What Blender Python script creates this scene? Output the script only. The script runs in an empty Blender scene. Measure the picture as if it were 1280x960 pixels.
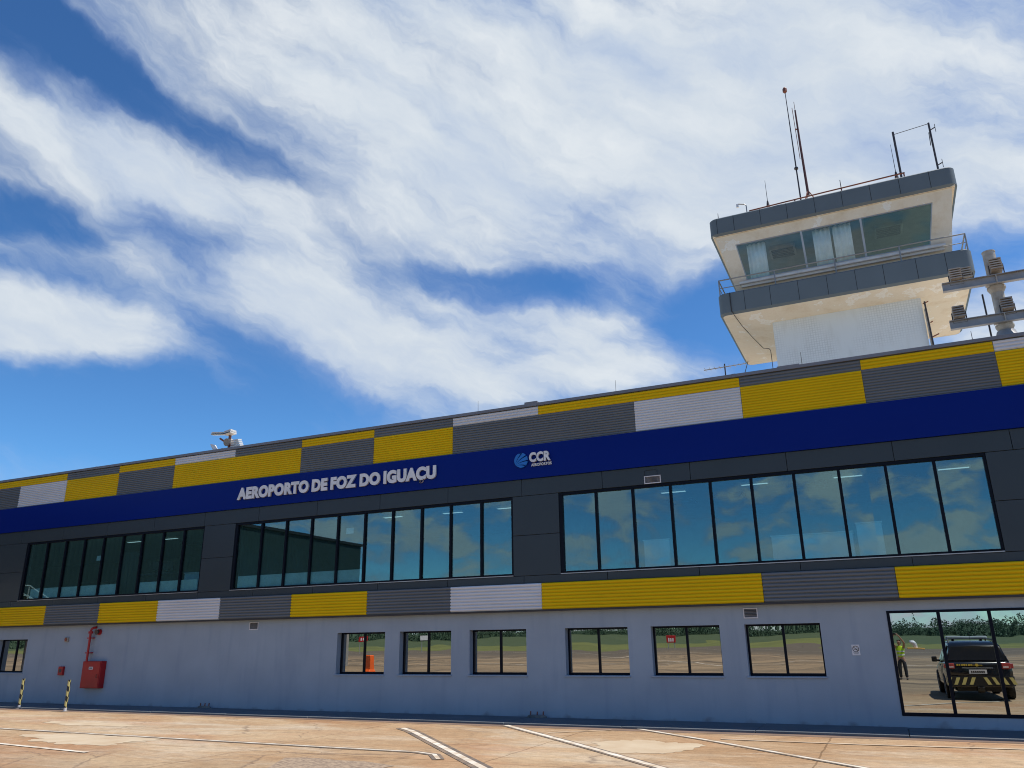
import bpy, bmesh, math, random
from mathutils import Vector, Matrix, noise as mnoise
random.seed(7)
SC = bpy.context.scene
COL = SC.collection
R = math.radians
sin, cos, pi = math.sin, math.cos, math.pi

# ------------------------------------------------------------------ helpers
class MB:
    """collects verts and faces (with a material slot each) for ONE mesh object"""
    def __init__(s):
        s.v, s.f, s.m = [], [], []
    def add(s, vs, fs, mi=0):
        b = len(s.v)
        s.v += [tuple(p) for p in vs]
        for f in fs:
            s.f.append([b + i for i in f]); s.m.append(mi)
        return s
    def box(s, x0, x1, y0, y1, z0, z1, mi=0, T=None):
        vs = [(x, y, z) for z in (z0, z1) for y in (y0, y1) for x in (x0, x1)]
        if T is not None:
            vs = [T @ Vector(p) for p in vs]
        return s.add(vs, [(0, 2, 3, 1), (4, 5, 7, 6), (0, 1, 5, 4), (2, 6, 7, 3), (0, 4, 6, 2), (1, 3, 7, 5)], mi)
    def tube(s, pts, r, n=8, mi=0, caps=True):
        pts = [Vector(p) for p in pts]
        rs = r if isinstance(r, (list, tuple)) else [r] * len(pts)
        ref = None
        rings = []
        for i, p in enumerate(pts):
            t = (pts[min(i + 1, len(pts) - 1)] - pts[max(i - 1, 0)]).normalized()
            if ref is None:
                ref = t.orthogonal().normalized()
            a = (ref - t * ref.dot(t))
            a = a.normalized() if a.length > 1e-6 else t.orthogonal().normalized()
            ref = a
            b = t.cross(a)
            rings.append([p + (a * cos(2 * pi * k / n) + b * sin(2 * pi * k / n)) * rs[i] for k in range(n)])
        vs = [q for ring in rings for q in ring]
        fs = []
        for i in range(len(pts) - 1):
            for k in range(n):
                k2 = (k + 1) % n
                fs.append((i * n + k, i * n + k2, (i + 1) * n + k2, (i + 1) * n + k))
        if caps:
            fs.append(tuple(reversed(range(n))))
            fs.append(tuple((len(pts) - 1) * n + k for k in range(n)))
        return s.add(vs, fs, mi)
    def prism(s, poly, z0, z1, mi=0, T=None):
        n = len(poly)
        vs = [(x, y, z0) for x, y in poly] + [(x, y, z1) for x, y in poly]
        if T is not None:
            vs = [T @ Vector(p) for p in vs]
        fs = [tuple(reversed(range(n))), tuple(range(n, 2 * n))] + [(i, (i + 1) % n, n + (i + 1) % n, n + i) for i in range(n)]
        return s.add(vs, fs, mi)
    def loft(s, rings, mi=0, caps=True, closed=True):
        n = len(rings[0])
        vs = [q for r_ in rings for q in r_]
        fs = []
        for i in range(len(rings) - 1):
            for k in range(n if closed else n - 1):
                k2 = (k + 1) % n
                fs.append((i * n + k, i * n + k2, (i + 1) * n + k2, (i + 1) * n + k))
        if caps:
            fs.append(tuple(reversed(range(n))))
            fs.append(tuple((len(rings) - 1) * n + k for k in range(n)))
        return s.add(vs, fs, mi)
    def build(s, name, mats, parent=None, smooth=False, loc=None, fix=True, bevel=0, auto=None):
        me = bpy.data.meshes.new(name)
        me.from_pydata(s.v, [], s.f)
        if not isinstance(mats, (list, tuple)):
            mats = [mats]
        for m in mats:
            me.materials.append(m)
        for p, mi in zip(me.polygons, s.m):
            p.material_index = mi
        if fix:
            bm = bmesh.new(); bm.from_mesh(me)
            bmesh.ops.recalc_face_normals(bm, faces=bm.faces)
            bm.to_mesh(me); bm.free()
        if smooth:
            for p in me.polygons:
                p.use_smooth = True
            if auto:
                try:
                    me.set_sharp_from_angle(angle=R(auto))
                except Exception:
                    pass
        o = bpy.data.objects.new(name, me)
        COL.objects.link(o)
        if parent is not None:
            o.parent = parent
        if loc is not None:
            o.location = loc
        if bevel:
            b = o.modifiers.new('bevel', 'BEVEL'); b.width = bevel; b.segments = 2; b.limit_method = 'ANGLE'
        return o

def tag(o, label=None, cat=None, group=None, kind=None):
    if label: o['label'] = label
    if cat: o['category'] = cat
    if group: o['group'] = group
    if kind: o['kind'] = kind
    return o

def thing(name, label, cat, loc=(0, 0, 0), rz=0.0, group=None):
    o = bpy.data.objects.new(name, None)
    o.empty_display_size = 0.2
    COL.objects.link(o)
    o.location = loc; o.rotation_euler = (0, 0, rz)
    return tag(o, label, cat, group)

def copy_tree(o, parent=None):
    c = o.copy(); COL.objects.link(c)
    c.parent = parent
    for ch in list(o.children):
        copy_tree(ch, c)
    return c

# ------------------------------------------------------------------ materials
def new_mat(name):
    m = bpy.data.materials.new(name); m.use_nodes = True
    nt = m.node_tree
    return m, nt, nt.nodes, nt.links, nt.nodes['Principled BSDF']

def mat(name, col, rough=0.6, metal=0.0, col2=None, scale=3.0, amt=0.5, bump=0.0, bscale=60.0, stretch=(1, 1, 1), spec=0.5, detail=6.0, coat=0.0):
    m, nt, N, L, b = new_mat(name)
    b.inputs['Roughness'].default_value = rough
    b.inputs['Metallic'].default_value = metal
    b.inputs['Specular IOR Level'].default_value = spec
    b.inputs['Coat Weight'].default_value = coat
    tc = N.new('ShaderNodeTexCoord')
    mp = N.new('ShaderNodeMapping'); mp.inputs['Scale'].default_value = stretch
    L.new(tc.outputs['Object'], mp.inputs['Vector'])
    if col2 is None:
        col2 = tuple(c * 0.86 for c in col)
    nz = N.new('ShaderNodeTexNoise'); nz.inputs['Scale'].default_value = scale; nz.inputs['Detail'].default_value = detail
    L.new(mp.outputs['Vector'], nz.inputs['Vector'])
    cr = N.new('ShaderNodeValToRGB')
    cr.color_ramp.elements[0].position = 0.5 - 0.5 * amt * 0.5; cr.color_ramp.elements[1].position = 0.5 + 0.5 * amt * 0.5
    cr.color_ramp.elements[0].color = (*col2, 1); cr.color_ramp.elements[1].color = (*col, 1)
    L.new(nz.outputs['Fac'], cr.inputs['Fac'])
    L.new(cr.outputs['Color'], b.inputs['Base Color'])
    if bump:
        n2 = N.new('ShaderNodeTexNoise'); n2.inputs['Scale'].default_value = bscale; n2.inputs['Detail'].default_value = 4
        L.new(mp.outputs['Vector'], n2.inputs['Vector'])
        bp = N.new('ShaderNodeBump'); bp.inputs['Strength'].default_value = bump; bp.inputs['Distance'].default_value = 0.01
        L.new(n2.outputs['Fac'], bp.inputs['Height']); L.new(bp.outputs['Normal'], b.inputs['Normal'])
    return m

def glass_mat(name, refl, gcol, tcol, wav=0.0, wscale=(1, 1, 1), ws=1.0, rough=0.0):
    m, nt, N, L, b = new_mat(name)
    N.remove(b)
    out = N['Material Output']
    g = N.new('ShaderNodeBsdfGlossy'); g.inputs['Color'].default_value = (*gcol, 1); g.inputs['Roughness'].default_value = rough
    t = N.new('ShaderNodeBsdfTransparent'); t.inputs['Color'].default_value = (*tcol, 1)
    mx = N.new('ShaderNodeMixShader')
    fr = N.new('ShaderNodeLayerWeight')                # Schlick falloff, the same from both sides of the pane
    pw = N.new('ShaderNodeMath'); pw.operation = 'POWER'; pw.inputs[1].default_value = 5.0; L.new(fr.outputs['Facing'], pw.inputs[0])
    ad = N.new('ShaderNodeMath'); ad.operation = 'MULTIPLY_ADD'; ad.inputs[1].default_value = 1 - refl; ad.inputs[2].default_value = refl; ad.use_clamp = True
    L.new(pw.outputs[0], ad.inputs[0]); L.new(ad.outputs[0], mx.inputs[0])
    L.new(t.outputs[0], mx.inputs[1]); L.new(g.outputs[0], mx.inputs[2]); L.new(mx.outputs[0], out.inputs['Surface'])
    if wav:
        tc = N.new('ShaderNodeTexCoord'); mp = N.new('ShaderNodeMapping'); mp.inputs['Scale'].default_value = wscale
        nz = N.new('ShaderNodeTexNoise'); nz.inputs['Scale'].default_value = ws; nz.inputs['Detail'].default_value = 1.5
        bp = N.new('ShaderNodeBump'); bp.inputs['Strength'].default_value = 1.0; bp.inputs['Distance'].default_value = wav
        L.new(tc.outputs['Object'], mp.inputs['Vector']); L.new(mp.outputs['Vector'], nz.inputs['Vector'])
        L.new(nz.outputs['Fac'], bp.inputs['Height'])
        L.new(bp.outputs['Normal'], g.inputs['Normal'])
    return m

def emit_mat(name, col, s):
    m, nt, N, L, b = new_mat(name)
    b.inputs['Base Color'].default_value = (*col, 1)
    b.inputs['Emission Color'].default_value = (*col, 1); b.inputs['Emission Strength'].default_value = s
    return m

M = {}
M['yellow'] = mat('yellow_sheet', (0.77, 0.515, 0.002), 0.5, 0, (0.71, 0.47, 0.003), 1.3, 0.8, stretch=(.4, 1, 1), spec=.15)
M['grey_sheet'] = mat('grey_sheet', (0.155, 0.170, 0.185), 0.45, 0, (0.136, 0.15, 0.165), 1.2, 0.8, stretch=(.4, 1, 1), spec=.25)
M['white_sheet'] = mat('white_sheet', (0.70, 0.71, 0.735), 0.45, 0, (0.62, 0.63, 0.655), 1.2, 0.8, stretch=(.4, 1, 1))
M['blue'] = mat('blue_panel', (0.001, 0.015, 0.195), 0.28, 0, (0.001, 0.013, 0.172), 0.5, 0.9, spec=0.10, stretch=(.3, 1, 1))
M['dark'] = mat('graphite_panel', (0.036, 0.049, 0.060), 0.38, 0, (0.032, 0.044, 0.054), 0.8, 0.9, spec=0.35)
M['dark_brown'] = mat('graphite_trim', (0.05, 0.047, 0.05), 0.5, 0, spec=0.3)
M['cap'] = mat('parapet_metal', (0.23, 0.22, 0.23), 0.45, 0.3, stretch=(.3, 1, 1))
M['frame'] = mat('black_frame', (0.004, 0.006, 0.014), 0.4, 0, spec=.12)
M['sill_alu'] = mat('aluminium', (0.42, 0.43, 0.45), 0.4, 0.4)
M['roof'] = mat('roof_slab', (0.56, 0.52, 0.46), 0.9)
M['interior'] = mat('interior_paint', (0.30, 0.35, 0.34), 0.8)
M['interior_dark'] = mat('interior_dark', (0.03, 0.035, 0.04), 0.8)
M['ceiling'] = mat('ceiling_board', (0.24, 0.27, 0.265), 0.8)
M['white'] = mat('white_paint', (0.72, 0.72, 0.72), 0.5)
M['film'] = mat('frosted_film', (0.74, 0.80, 0.80), 0.7)
M['lamp'] = emit_mat('lit_lamp', (0.95, 1.0, 1.0), .4)
M['letter'] = mat('white_letter', (0.82, 0.82, 0.83), 0.4, 0)
M['letter_side'] = mat('letter_side', (0.50, 0.50, 0.53), 0.5)
M['logo_blue'] = mat('logo_blue', (0.012, 0.18, 0.62), 0.4)
M['red'] = mat('red_paint', (0.42, 0.006, 0.008), 0.4, 0, (0.36, 0.006, 0.008))
M['black'] = mat('black_paint', (0.012, 0.012, 0.013), 0.45)
M['stripe_yellow'] = mat('stripe_yellow', (0.62, 0.54, 0.20), 0.55)
M['tower_grey'] = mat('tower_grey', (0.142, 0.170, 0.188), 0.55, 0, (0.124, 0.150, 0.166), 0.9, 0.9, spec=0.3)
M['joint'] = mat('joint_black', (0.02, 0.022, 0.025), 0.8)
M['rail'] = mat('galvanised', (0.33, 0.32, 0.31), 0.45, 0.5)
M['rust'] = mat('orange_steel', (0.30, 0.085, 0.045), 0.6, 0, (0.16, 0.06, 0.04), 6, 0.8)
M['antenna'] = mat('antenna_dark', (0.05, 0.04, 0.04), 0.5)
M['steel'] = mat('grey_steel', (0.36, 0.36, 0.37), 0.5, 0.2, (0.27, 0.26, 0.25), 3, 0.8)
M['pole_paint'] = mat('pole_paint', (0.50, 0.48, 0.43), 0.6, 0, (0.34, 0.29, 0.23), 5, 0.7)
M['lamp_body'] = mat('lamp_body', (0.40, 0.35, 0.29), 0.6, 0.1, (0.28, 0.24, 0.2), 9, 0.8)
M['lamp_white'] = mat('lamp_white', (0.74, 0.73, 0.70), 0.4)
M['curtain'] = mat('curtain_cloth', (0.80, 0.86, 0.88), 0.9)
M['cable'] = mat('cable_black', (0.05, 0.04, 0.035), 0.7)
M['sign_white'] = mat('sign_white', (0.70, 0.70, 0.72), 0.5)
M['rock'] = mat('dark_concrete', (0.20, 0.19, 0.18), 0.9, 0, (0.08, 0.08, 0.08), 8, 0.8)
M['wing'] = mat('wing_sheet', (0.036, 0.062, 0.060), 0.7, 0, (0.032, 0.056, 0.054), 1, .8)
M['wing_column'] = mat('wing_column', (0.30, 0.29, 0.27), 0.8)
M['leaf'] = mat('forest_leaf_hazed', (0.066, 0.108, 0.072), 0.8, 0, (0.052, 0.092, 0.064), 0.12, 0.9, spec=0.1)  # bluish distance haze is put into the leaf colour, no air volume
M['orange'] = mat('orange_plastic', (0.85, 0.13, 0.012), 0.5)
M['marker_base'] = mat('marker_base', (0.80, 0.42, 0.10), 0.7)
M['skin'] = mat('skin', (0.42, 0.24, 0.16), 0.55)
M['hair'] = mat('hair', (0.015, 0.011, 0.009), 0.6)
M['vest'] = mat('hi_vis', (0.55, 0.80, 0.02), 0.7)
M['trouser'] = mat('trouser_cloth', (0.022, 0.025, 0.030), 0.8)
M['shoe'] = mat('shoe', (0.03, 0.025, 0.02), 0.6)
M['car_paint'] = mat('car_black', (0.010, 0.011, 0.012), 0.22, 0, coat=0.6)
M['car_glass'] = mat('car_glass', (0.02, 0.022, 0.025), 0.06, 0)
M['tyre'] = mat('tyre', (0.014, 0.014, 0.014), 0.85)
M['rim'] = mat('rim', (0.30, 0.30, 0.31), 0.35, 0.7)
M['tail'] = mat('tail_red', (0.42, 0.07, 0.06), 0.2)
M['tail_clear'] = mat('tail_clear', (0.75, 0.62, 0.60), 0.2)
M['gold'] = mat('gold_letter', (0.62, 0.44, 0.06), 0.5)
M['chrome'] = mat('chrome', (0.62, 0.63, 0.65), 0.2, 0.9)
M['bar_blue'] = mat('light_bar_lens', (0.40, 0.46, 0.50), 0.2)

M['glass_up'] = glass_mat('tinted_glass', 0.14, (0.66, 0.92, 0.94), (0.64, 0.84, 0.88))
M['glass_low'] = glass_mat('mirror_glass', 0.57, (0.95, 0.92, 0.84), (0.10, 0.13, 0.14), 0.0012, (0.35, 1, 1.5), 1.5)
M['glass_door'] = glass_mat('door_mirror_glass', 0.55, (0.86, 0.93, 0.93), (0.08, 0.11, 0.12), 0.0008, (0.8, 1, 1.4), 1.2)
M['glass_cab'] = glass_mat('cab_glass', 0.045, (0.80, 0.92, 0.92), (0.93, 0.95, 0.94))
M['glass_cab_green'] = glass_mat('cab_glass_green', 0.055, (0.75, 0.9, 0.88), (0.66, 0.78, 0.76))
M['glass_plain'] = glass_mat('plain_glass', 0.12, (0.9, 0.9, 0.9), (0.75, 0.8, 0.8))

# painted render wall: grey-blue paint, faint roller patches and splash dirt
def wall_mat():
    m, nt, N, L, b = new_mat('wall_paint')
    b.inputs['Roughness'].default_value = 0.75; b.inputs['Specular IOR Level'].default_value = 0.25
    tc = N.new('ShaderNodeTexCoord')
    n1 = N.new('ShaderNodeTexNoise'); n1.inputs['Scale'].default_value = 0.9; n1.inputs['Detail'].default_value = 7
    L.new(tc.outputs['Object'], n1.inputs['Vector'])
    c1 = N.new('ShaderNodeValToRGB'); c1.color_ramp.elements[0].position = .3; c1.color_ramp.elements[1].position = .7
    c1.color_ramp.elements[0].color = (.305, .360, .425, 1); c1.color_ramp.elements[1].color = (.350, .412, .480, 1)
    L.new(n1.outputs['Fac'], c1.inputs['Fac'])
    mp = N.new('ShaderNodeMapping'); mp.inputs['Scale'].default_value = (3, 1, .35)
    L.new(tc.outputs['Object'], mp.inputs['Vector'])
    n2 = N.new('ShaderNodeTexNoise'); n2.inputs['Scale'].default_value = 1.1; n2.inputs['Detail'].default_value = 6
    L.new(mp.outputs['Vector'], n2.inputs['Vector'])
    r2 = N.new('ShaderNodeValToRGB'); r2.color_ramp.elements[0].position = .52; r2.color_ramp.elements[1].position = .78
    r2.color_ramp.elements[0].color = (0, 0, 0, 1); r2.color_ramp.elements[1].color = (.42, .42, .42, 1)
    L.new(n2.outputs['Fac'], r2.inputs['Fac'])
    mx = N.new('ShaderNodeMixRGB'); mx.inputs['Color2'].default_value = (.215, .27, .36, 1)
    L.new(r2.outputs['Color'], mx.inputs['Fac']); L.new(c1.outputs['Color'], mx.inputs['Color1'])
    # splash dirt near the ground
    sx = N.new('ShaderNodeSeparateXYZ'); L.new(tc.outputs['Object'], sx.inputs[0])
    n3 = N.new('ShaderNodeTexNoise'); n3.inputs['Scale'].default_value = 2.2; n3.inputs['Detail'].default_value = 8
    L.new(tc.outputs['Object'], n3.inputs['Vector'])
    ms = N.new('ShaderNodeMath'); ms.operation = 'MULTIPLY_ADD'; ms.inputs[1].default_value = .55; ms.inputs[2].default_value = -.24
    L.new(n3.outputs['Fac'], ms.inputs[0])
    sb = N.new('ShaderNodeMath'); sb.operation = 'SUBTRACT'
    L.new(ms.outputs[0], sb.inputs[0]); L.new(sx.outputs['Z'], sb.inputs[1])
    mu = N.new('ShaderNodeMath'); mu.operation = 'MULTIPLY'; mu.inputs[1].default_value = 9; mu.use_clamp = True
    L.new(sb.outputs[0], mu.inputs[0])
    mu2 = N.new('ShaderNodeMath'); mu2.operation = 'MULTIPLY'; mu2.inputs[1].default_value = .6
    L.new(mu.outputs[0], mu2.inputs[0])
    m2 = N.new('ShaderNodeMixRGB'); m2.inputs['Color2'].default_value = (.17, .15, .15, 1)
    L.new(mu2.outputs[0], m2.inputs['Fac']); L.new(mx.outputs['Color'], m2.inputs['Color1'])
    L.new(m2.outputs['Color'], b.inputs['Base Color'])
    n4 = N.new('ShaderNodeTexNoise'); n4.inputs['Scale'].default_value = 45; n4.inputs['Detail'].default_value = 3
    L.new(tc.outputs['Object'], n4.inputs['Vector'])
    bp = N.new('ShaderNodeBump'); bp.inputs['Strength'].default_value = .25; bp.inputs['Distance'].default_value = .01
    L.new(n4.outputs['Fac'], bp.inputs['Height']); L.new(bp.outputs['Normal'], b.inputs['Normal'])
    return m
M['wall'] = wall_mat()

# cream tower concrete with flaked patches
def cream_mat():
    m, nt, N, L, b = new_mat('cream_concrete')
    b.inputs['Roughness'].default_value = 0.85; b.inputs['Specular IOR Level'].default_value = 0.2
    tc = N.new('ShaderNodeTexCoord')
    n1 = N.new('ShaderNodeTexNoise'); n1.inputs['Scale'].default_value = 1.25; n1.inputs['Detail'].default_value = 9; n1.inputs['Roughness'].default_value = .68
    L.new(tc.outputs['Object'], n1.inputs['Vector'])
    c = N.new('ShaderNodeValToRGB')
    e = c.color_ramp.elements
    e[0].position = .30; e[0].color = (.70, .57, .40, 1)
    e[1].position = .50; e[1].color = (.80, .70, .55, 1)
    x = e.new(.575); x.color = (.78, .68, .53, 1)
    x = e.new(.60); x.color = (.86, .82, .74, 1)
    x = e.new(.68); x.color = (.80, .72, .60, 1)
    x = e.new(.74); x.color = (.52, .38, .25, 1)
    L.new(n1.outputs['Fac'], c.inputs['Fac'])
    L.new(c.outputs['Color'], b.inputs['Base Color'])
    n4 = N.new('ShaderNodeTexNoise'); n4.inputs['Scale'].default_value = 18; n4.inputs['Detail'].default_value = 5
    L.new(tc.outputs['Object'], n4.inputs['Vector'])
    bp = N.new('ShaderNodeBump'); bp.inputs['Strength'].default_value = .3; bp.inputs['Distance'].default_value = .02
    L.new(n4.outputs['Fac'], bp.inputs['Height']); L.new(bp.outputs['Normal'], b.inputs['Normal'])
    return m
M['cream'] = cream_mat()

# white mosaic of small tiles, grout dark only in patches
def mosaic_mat():
    m, nt, N, L, b = new_mat('white_mosaic')
    b.inputs['Roughness'].default_value = 0.45
    tc = N.new('ShaderNodeTexCoord')
    mp = N.new('ShaderNodeMapping'); mp.inputs['Rotation'].default_value = (R(90), 0, 0)
    L.new(tc.outputs['Object'], mp.inputs['Vector'])
    br = N.new('ShaderNodeTexBrick'); br.offset = 0
    for k, v in dict(Scale=1.0).items(): br.inputs[k].default_value = v
    br.inputs['Brick Width'].default_value = .09; br.inputs['Row Height'].default_value = .09; br.inputs['Mortar Size'].default_value = .012
    br.inputs['Color1'].default_value = (.74, .76, .75, 1); br.inputs['Color2'].default_value = (.70, .725, .72, 1); br.inputs['Mortar'].default_value = (.60, .62, .615, 1)
    L.new(mp.outputs['Vector'], br.inputs['Vector'])
    n1 = N.new('ShaderNodeTexNoise'); n1.inputs['Scale'].default_value = .55; n1.inputs['Detail'].default_value = 4
    L.new(tc.outputs['Object'], n1.inputs['Vector'])
    cr = N.new('ShaderNodeValToRGB'); cr.color_ramp.elements[0].position = .46; cr.color_ramp.elements[1].position = .60
    L.new(n1.outputs['Fac'], cr.inputs['Fac'])
    mx = N.new('ShaderNodeMixRGB'); mx.inputs['Color1'].default_value = (.70, .725, .72, 1)
    L.new(cr.outputs['Color'], mx.inputs['Fac']); L.new(br.outputs['Color'], mx.inputs['Color2'])
    n2 = N.new('ShaderNodeTexNoise'); n2.inputs['Scale'].default_value = 2.5; n2.inputs['Detail'].default_value = 7
    mp2 = N.new('ShaderNodeMapping'); mp2.inputs['Scale'].default_value = (1.6, 1.6, .4); L.new(tc.outputs['Object'], mp2.inputs['Vector'])
    L.new(mp2.outputs['Vector'], n2.inputs['Vector'])
    c2 = N.new('ShaderNodeValToRGB'); c2.color_ramp.elements[0].position = .5; c2.color_ramp.elements[1].position = .8
    c2.color_ramp.elements[1].color = (.4, .4, .4, 1)
    L.new(n2.outputs['Fac'], c2.inputs['Fac'])
    m3 = N.new('ShaderNodeMixRGB'); m3.inputs['Color2'].default_value = (.55, .55, .52, 1)
    L.new(c2.outputs['Color'], m3.inputs['Fac']); L.new(mx.outputs['Color'], m3.inputs['Color1'])
    L.new(m3.outputs['Color'], b.inputs['Base Color'])
    return m
M['mosaic'] = mosaic_mat()

# apron: red-dust stained concrete near the building, greyer further out
def apron_mat():
    m, nt, N, L, b = new_mat('apron_concrete')
    b.inputs['Roughness'].default_value = 0.9; b.inputs['Specular IOR Level'].default_value = 0.25
    tc = N.new('ShaderNodeTexCoord')
    def nz(scale, det, st=(1, 1, 1), rough=.55, dist=0):
        mp = N.new('ShaderNodeMapping'); mp.inputs['Scale'].default_value = st
        L.new(tc.outputs['Object'], mp.inputs['Vector'])
        n = N.new('ShaderNodeTexNoise'); n.inputs['Scale'].default_value = scale; n.inputs['Detail'].default_value = det
        n.inputs['Roughness'].default_value = rough; n.inputs['Distortion'].default_value = dist
        L.new(mp.outputs['Vector'], n.inputs['Vector'])
        return n.outputs['Fac']
    def ramp(f, p0, c0, p1, c1):
        r = N.new('ShaderNodeValToRGB'); r.color_ramp.elements[0].position = p0; r.color_ramp.elements[1].position = p1
        r.color_ramp.elements[0].color = (*c0, 1); r.color_ramp.elements[1].color = (*c1, 1)
        L.new(f, r.inputs['Fac']); return r.outputs['Color']
    def mix(f, a, c, mode='MIX'):
        x = N.new('ShaderNodeMixRGB'); x.blend_type = mode
        for sck, v in (('Fac', f), ('Color1', a), ('Color2', c)):
            if isinstance(v, tuple): x.inputs[sck].default_value = (*v, 1)
            elif isinstance(v, float): x.inputs[sck].default_value = v
            else: L.new(v, x.inputs[sck])
        return x.outputs['Color']
    W1 = (1, 1, 1); B0 = (0, 0, 0)
    base = ramp(nz(.33, 9, (.6, 1.3, 1), .66, .5), .36, (.335, .208, .112), .64, (.455, .332, .208))
    pale = ramp(nz(.50, 10, (.35, 1.2, 1), .70, .8), .50, B0, .66, (.85, .85, .85))
    c = mix(pale, base, (.50, .42, .32))
    red = ramp(nz(.21, 8, (.8, 1.4, 1), .6),   .50, B0, .66, (.55, .55, .55))
    c = mix(red, c, (.37, .165, .075))
    dark = ramp(nz(1.3, 10, (.22, 1.0, 1), .74, .5), .58, B0, .72, (.75, .75, .75))
    c = mix(dark, c, (.15, .10, .075))
    fine = ramp(nz(38, 4), .3, (.86, .86, .86), .7, (1.08, 1.08, 1.08))
    c = mix(1.0, c, fine, 'MULTIPLY')
    # far from the terminal: grey-brown old pavement with long tyre-worn bands
    sx = N.new('ShaderNodeSeparateXYZ'); L.new(tc.outputs['Object'], sx.inputs[0])
    far = N.new('ShaderNodeMapRange'); far.inputs['From Min'].default_value = -4.5; far.inputs['From Max'].default_value = -11
    wob = N.new('ShaderNodeMath'); wob.operation = 'MULTIPLY_ADD'; wob.inputs[1].default_value = 7.0
    L.new(nz(.16, 5), wob.inputs[0]); L.new(sx.outputs['Y'], wob.inputs[2])
    L.new(wob.outputs[0], far.inputs['Value'])
    fc = ramp(nz(.14, 9, (.22, 2.4, 1), .66, .4), .38, (.125, .098, .068), .62, (.36, .265, .165))
    c = mix(far.outputs[0], c, fc)
    far2 = N.new('ShaderNodeMapRange'); far2.inputs['From Min'].default_value = -55; far2.inputs['From Max'].default_value = -75
    L.new(sx.outputs['Y'], far2.inputs['Value'])
    c = mix(far2.outputs[0], c, (.125, .105, .080))
    # slab joints
    br = N.new('ShaderNodeTexBrick'); br.offset = 0
    br.inputs['Scale'].default_value = 1; br.inputs['Brick Width'].default_value = 5.2; br.inputs['Row Height'].default_value = 5.2; br.inputs['Mortar Size'].default_value = .018
    br.inputs['Color1'].default_value = (1, 1, 1, 1); br.inputs['Color2'].default_value = (.95, .95, .95, 1); br.inputs['Mortar'].default_value = (.50, .46, .42, 1)
    mpb = N.new('ShaderNodeMapping'); mpb.inputs['Location'].default_value = (1.4, 2.1, 0); L.new(tc.outputs['Object'], mpb.inputs['Vector'])
    nv = N.new('ShaderNodeTexNoise'); nv.inputs['Scale'].default_value = 1.5; L.new(tc.outputs['Object'], nv.inputs['Vector'])
    va = N.new('ShaderNodeVectorMath'); va.operation = 'MULTIPLY_ADD'; va.inputs[1].default_value = (.10, .10, 0)
    L.new(nv.outputs['Color'], va.inputs[0]); L.new(mpb.outputs['Vector'], va.inputs[2])
    L.new(va.outputs[0], br.inputs['Vector'])
    c = mix(0.8, c, br.outputs['Color'], 'MULTIPLY')
    vo = N.new('ShaderNodeTexVoronoi'); vo.feature = 'DISTANCE_TO_EDGE'; vo.inputs['Scale'].default_value = .42
    L.new(va.outputs[0], vo.inputs['Vector'])
    n9 = N.new('ShaderNodeTexNoise'); n9.inputs['Scale'].default_value = 3.0; n9.inputs['Detail'].default_value = 6; L.new(tc.outputs['Object'], n9.inputs['Vector'])
    v9 = N.new('ShaderNodeVectorMath'); v9.operation = 'MULTIPLY_ADD'; v9.inputs[1].default_value = (.5, .5, 0); L.new(n9.outputs['Color'], v9.inputs[0]); L.new(tc.outputs['Object'], v9.inputs[2]); L.new(v9.outputs[0], vo.inputs['Vector'])
    crk = ramp(vo.outputs['Distance'], .0, (.6, .6, .6), .014, B0)
    msk = ramp(nz(.25, 3, (1, 1, 1)), .48, B0, .56, (1, 1, 1))
    c = mix(mix(1.0, crk, msk, 'MULTIPLY'), c, (.12, .085, .065))
    sp = ramp(nz(4.5, 3, (1, 1, 1), .5), .70, B0, .76, (.6, .6, .6))
    c = mix(sp, c, (.17, .115, .08))
    gr = ramp(nz(9, 8, (.6, 1, 1), .78), .28, (.66, .65, .64), .72, (1.24, 1.22, 1.20))
    c = mix(1.0, c, gr, 'MULTIPLY')
    L.new(c, b.inputs['Base Color'])
    bp = N.new('ShaderNodeBump'); bp.inputs['Strength'].default_value = .35; bp.inputs['Distance'].default_value = .01
    L.new(nz(50, 5), bp.inputs['Height']); L.new(bp.outputs['Normal'], b.inputs['Normal'])
    return m
M['apron'] = apron_mat()
M['walk'] = mat('walkway_concrete', (0.145, 0.16, 0.175), 0.9, 0, (0.105, 0.118, 0.13), 1.6, 0.9, bump=.3, stretch=(.5, 1, 1))
M['gutter'] = mat('gutter_dirt', (0.22, 0.14, 0.10), 0.95, 0, (0.12, 0.085, 0.065), 2.5, 0.9, stretch=(.5, 1, 1))
M['line'] = mat('line_white', (0.70, 0.66, 0.58), 0.8, 0, (0.44, 0.33, 0.22), 3.2, 0.75, detail=9)
M['line_dark'] = mat('line_border', (0.085, 0.075, 0.068), 0.85, 0, (0.26, 0.18, 0.12), 2.6, 0.7, detail=9)
M['line_worn'] = mat('line_worn', (0.56, 0.47, 0.36), 0.85, 0, (0.42, 0.30, 0.20), 2.5, 0.8)
M['patch'] = mat('patch_concrete', (0.50, 0.41, 0.29), 0.9, 0, (0.41, 0.30, 0.19), 1.5, 0.9, bump=.3, bscale=20)
M['gravel'] = mat('gravel_patch', (0.36, 0.265, 0.18), 0.95, 0, (0.19, 0.135, 0.095), 16, 0.6, bump=1, bscale=25)
M['grass'] = mat('mown_grass', (0.155, 0.170, 0.055), 0.9, 0, (0.110, 0.125, 0.045), .05, 0.9, spec=.1)
M['grass_far'] = mat('field_grass', (0.075, 0.100, 0.050), 0.9, 0, (0.060, 0.085, 0.042), .02, 0.9, spec=.1)

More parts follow.
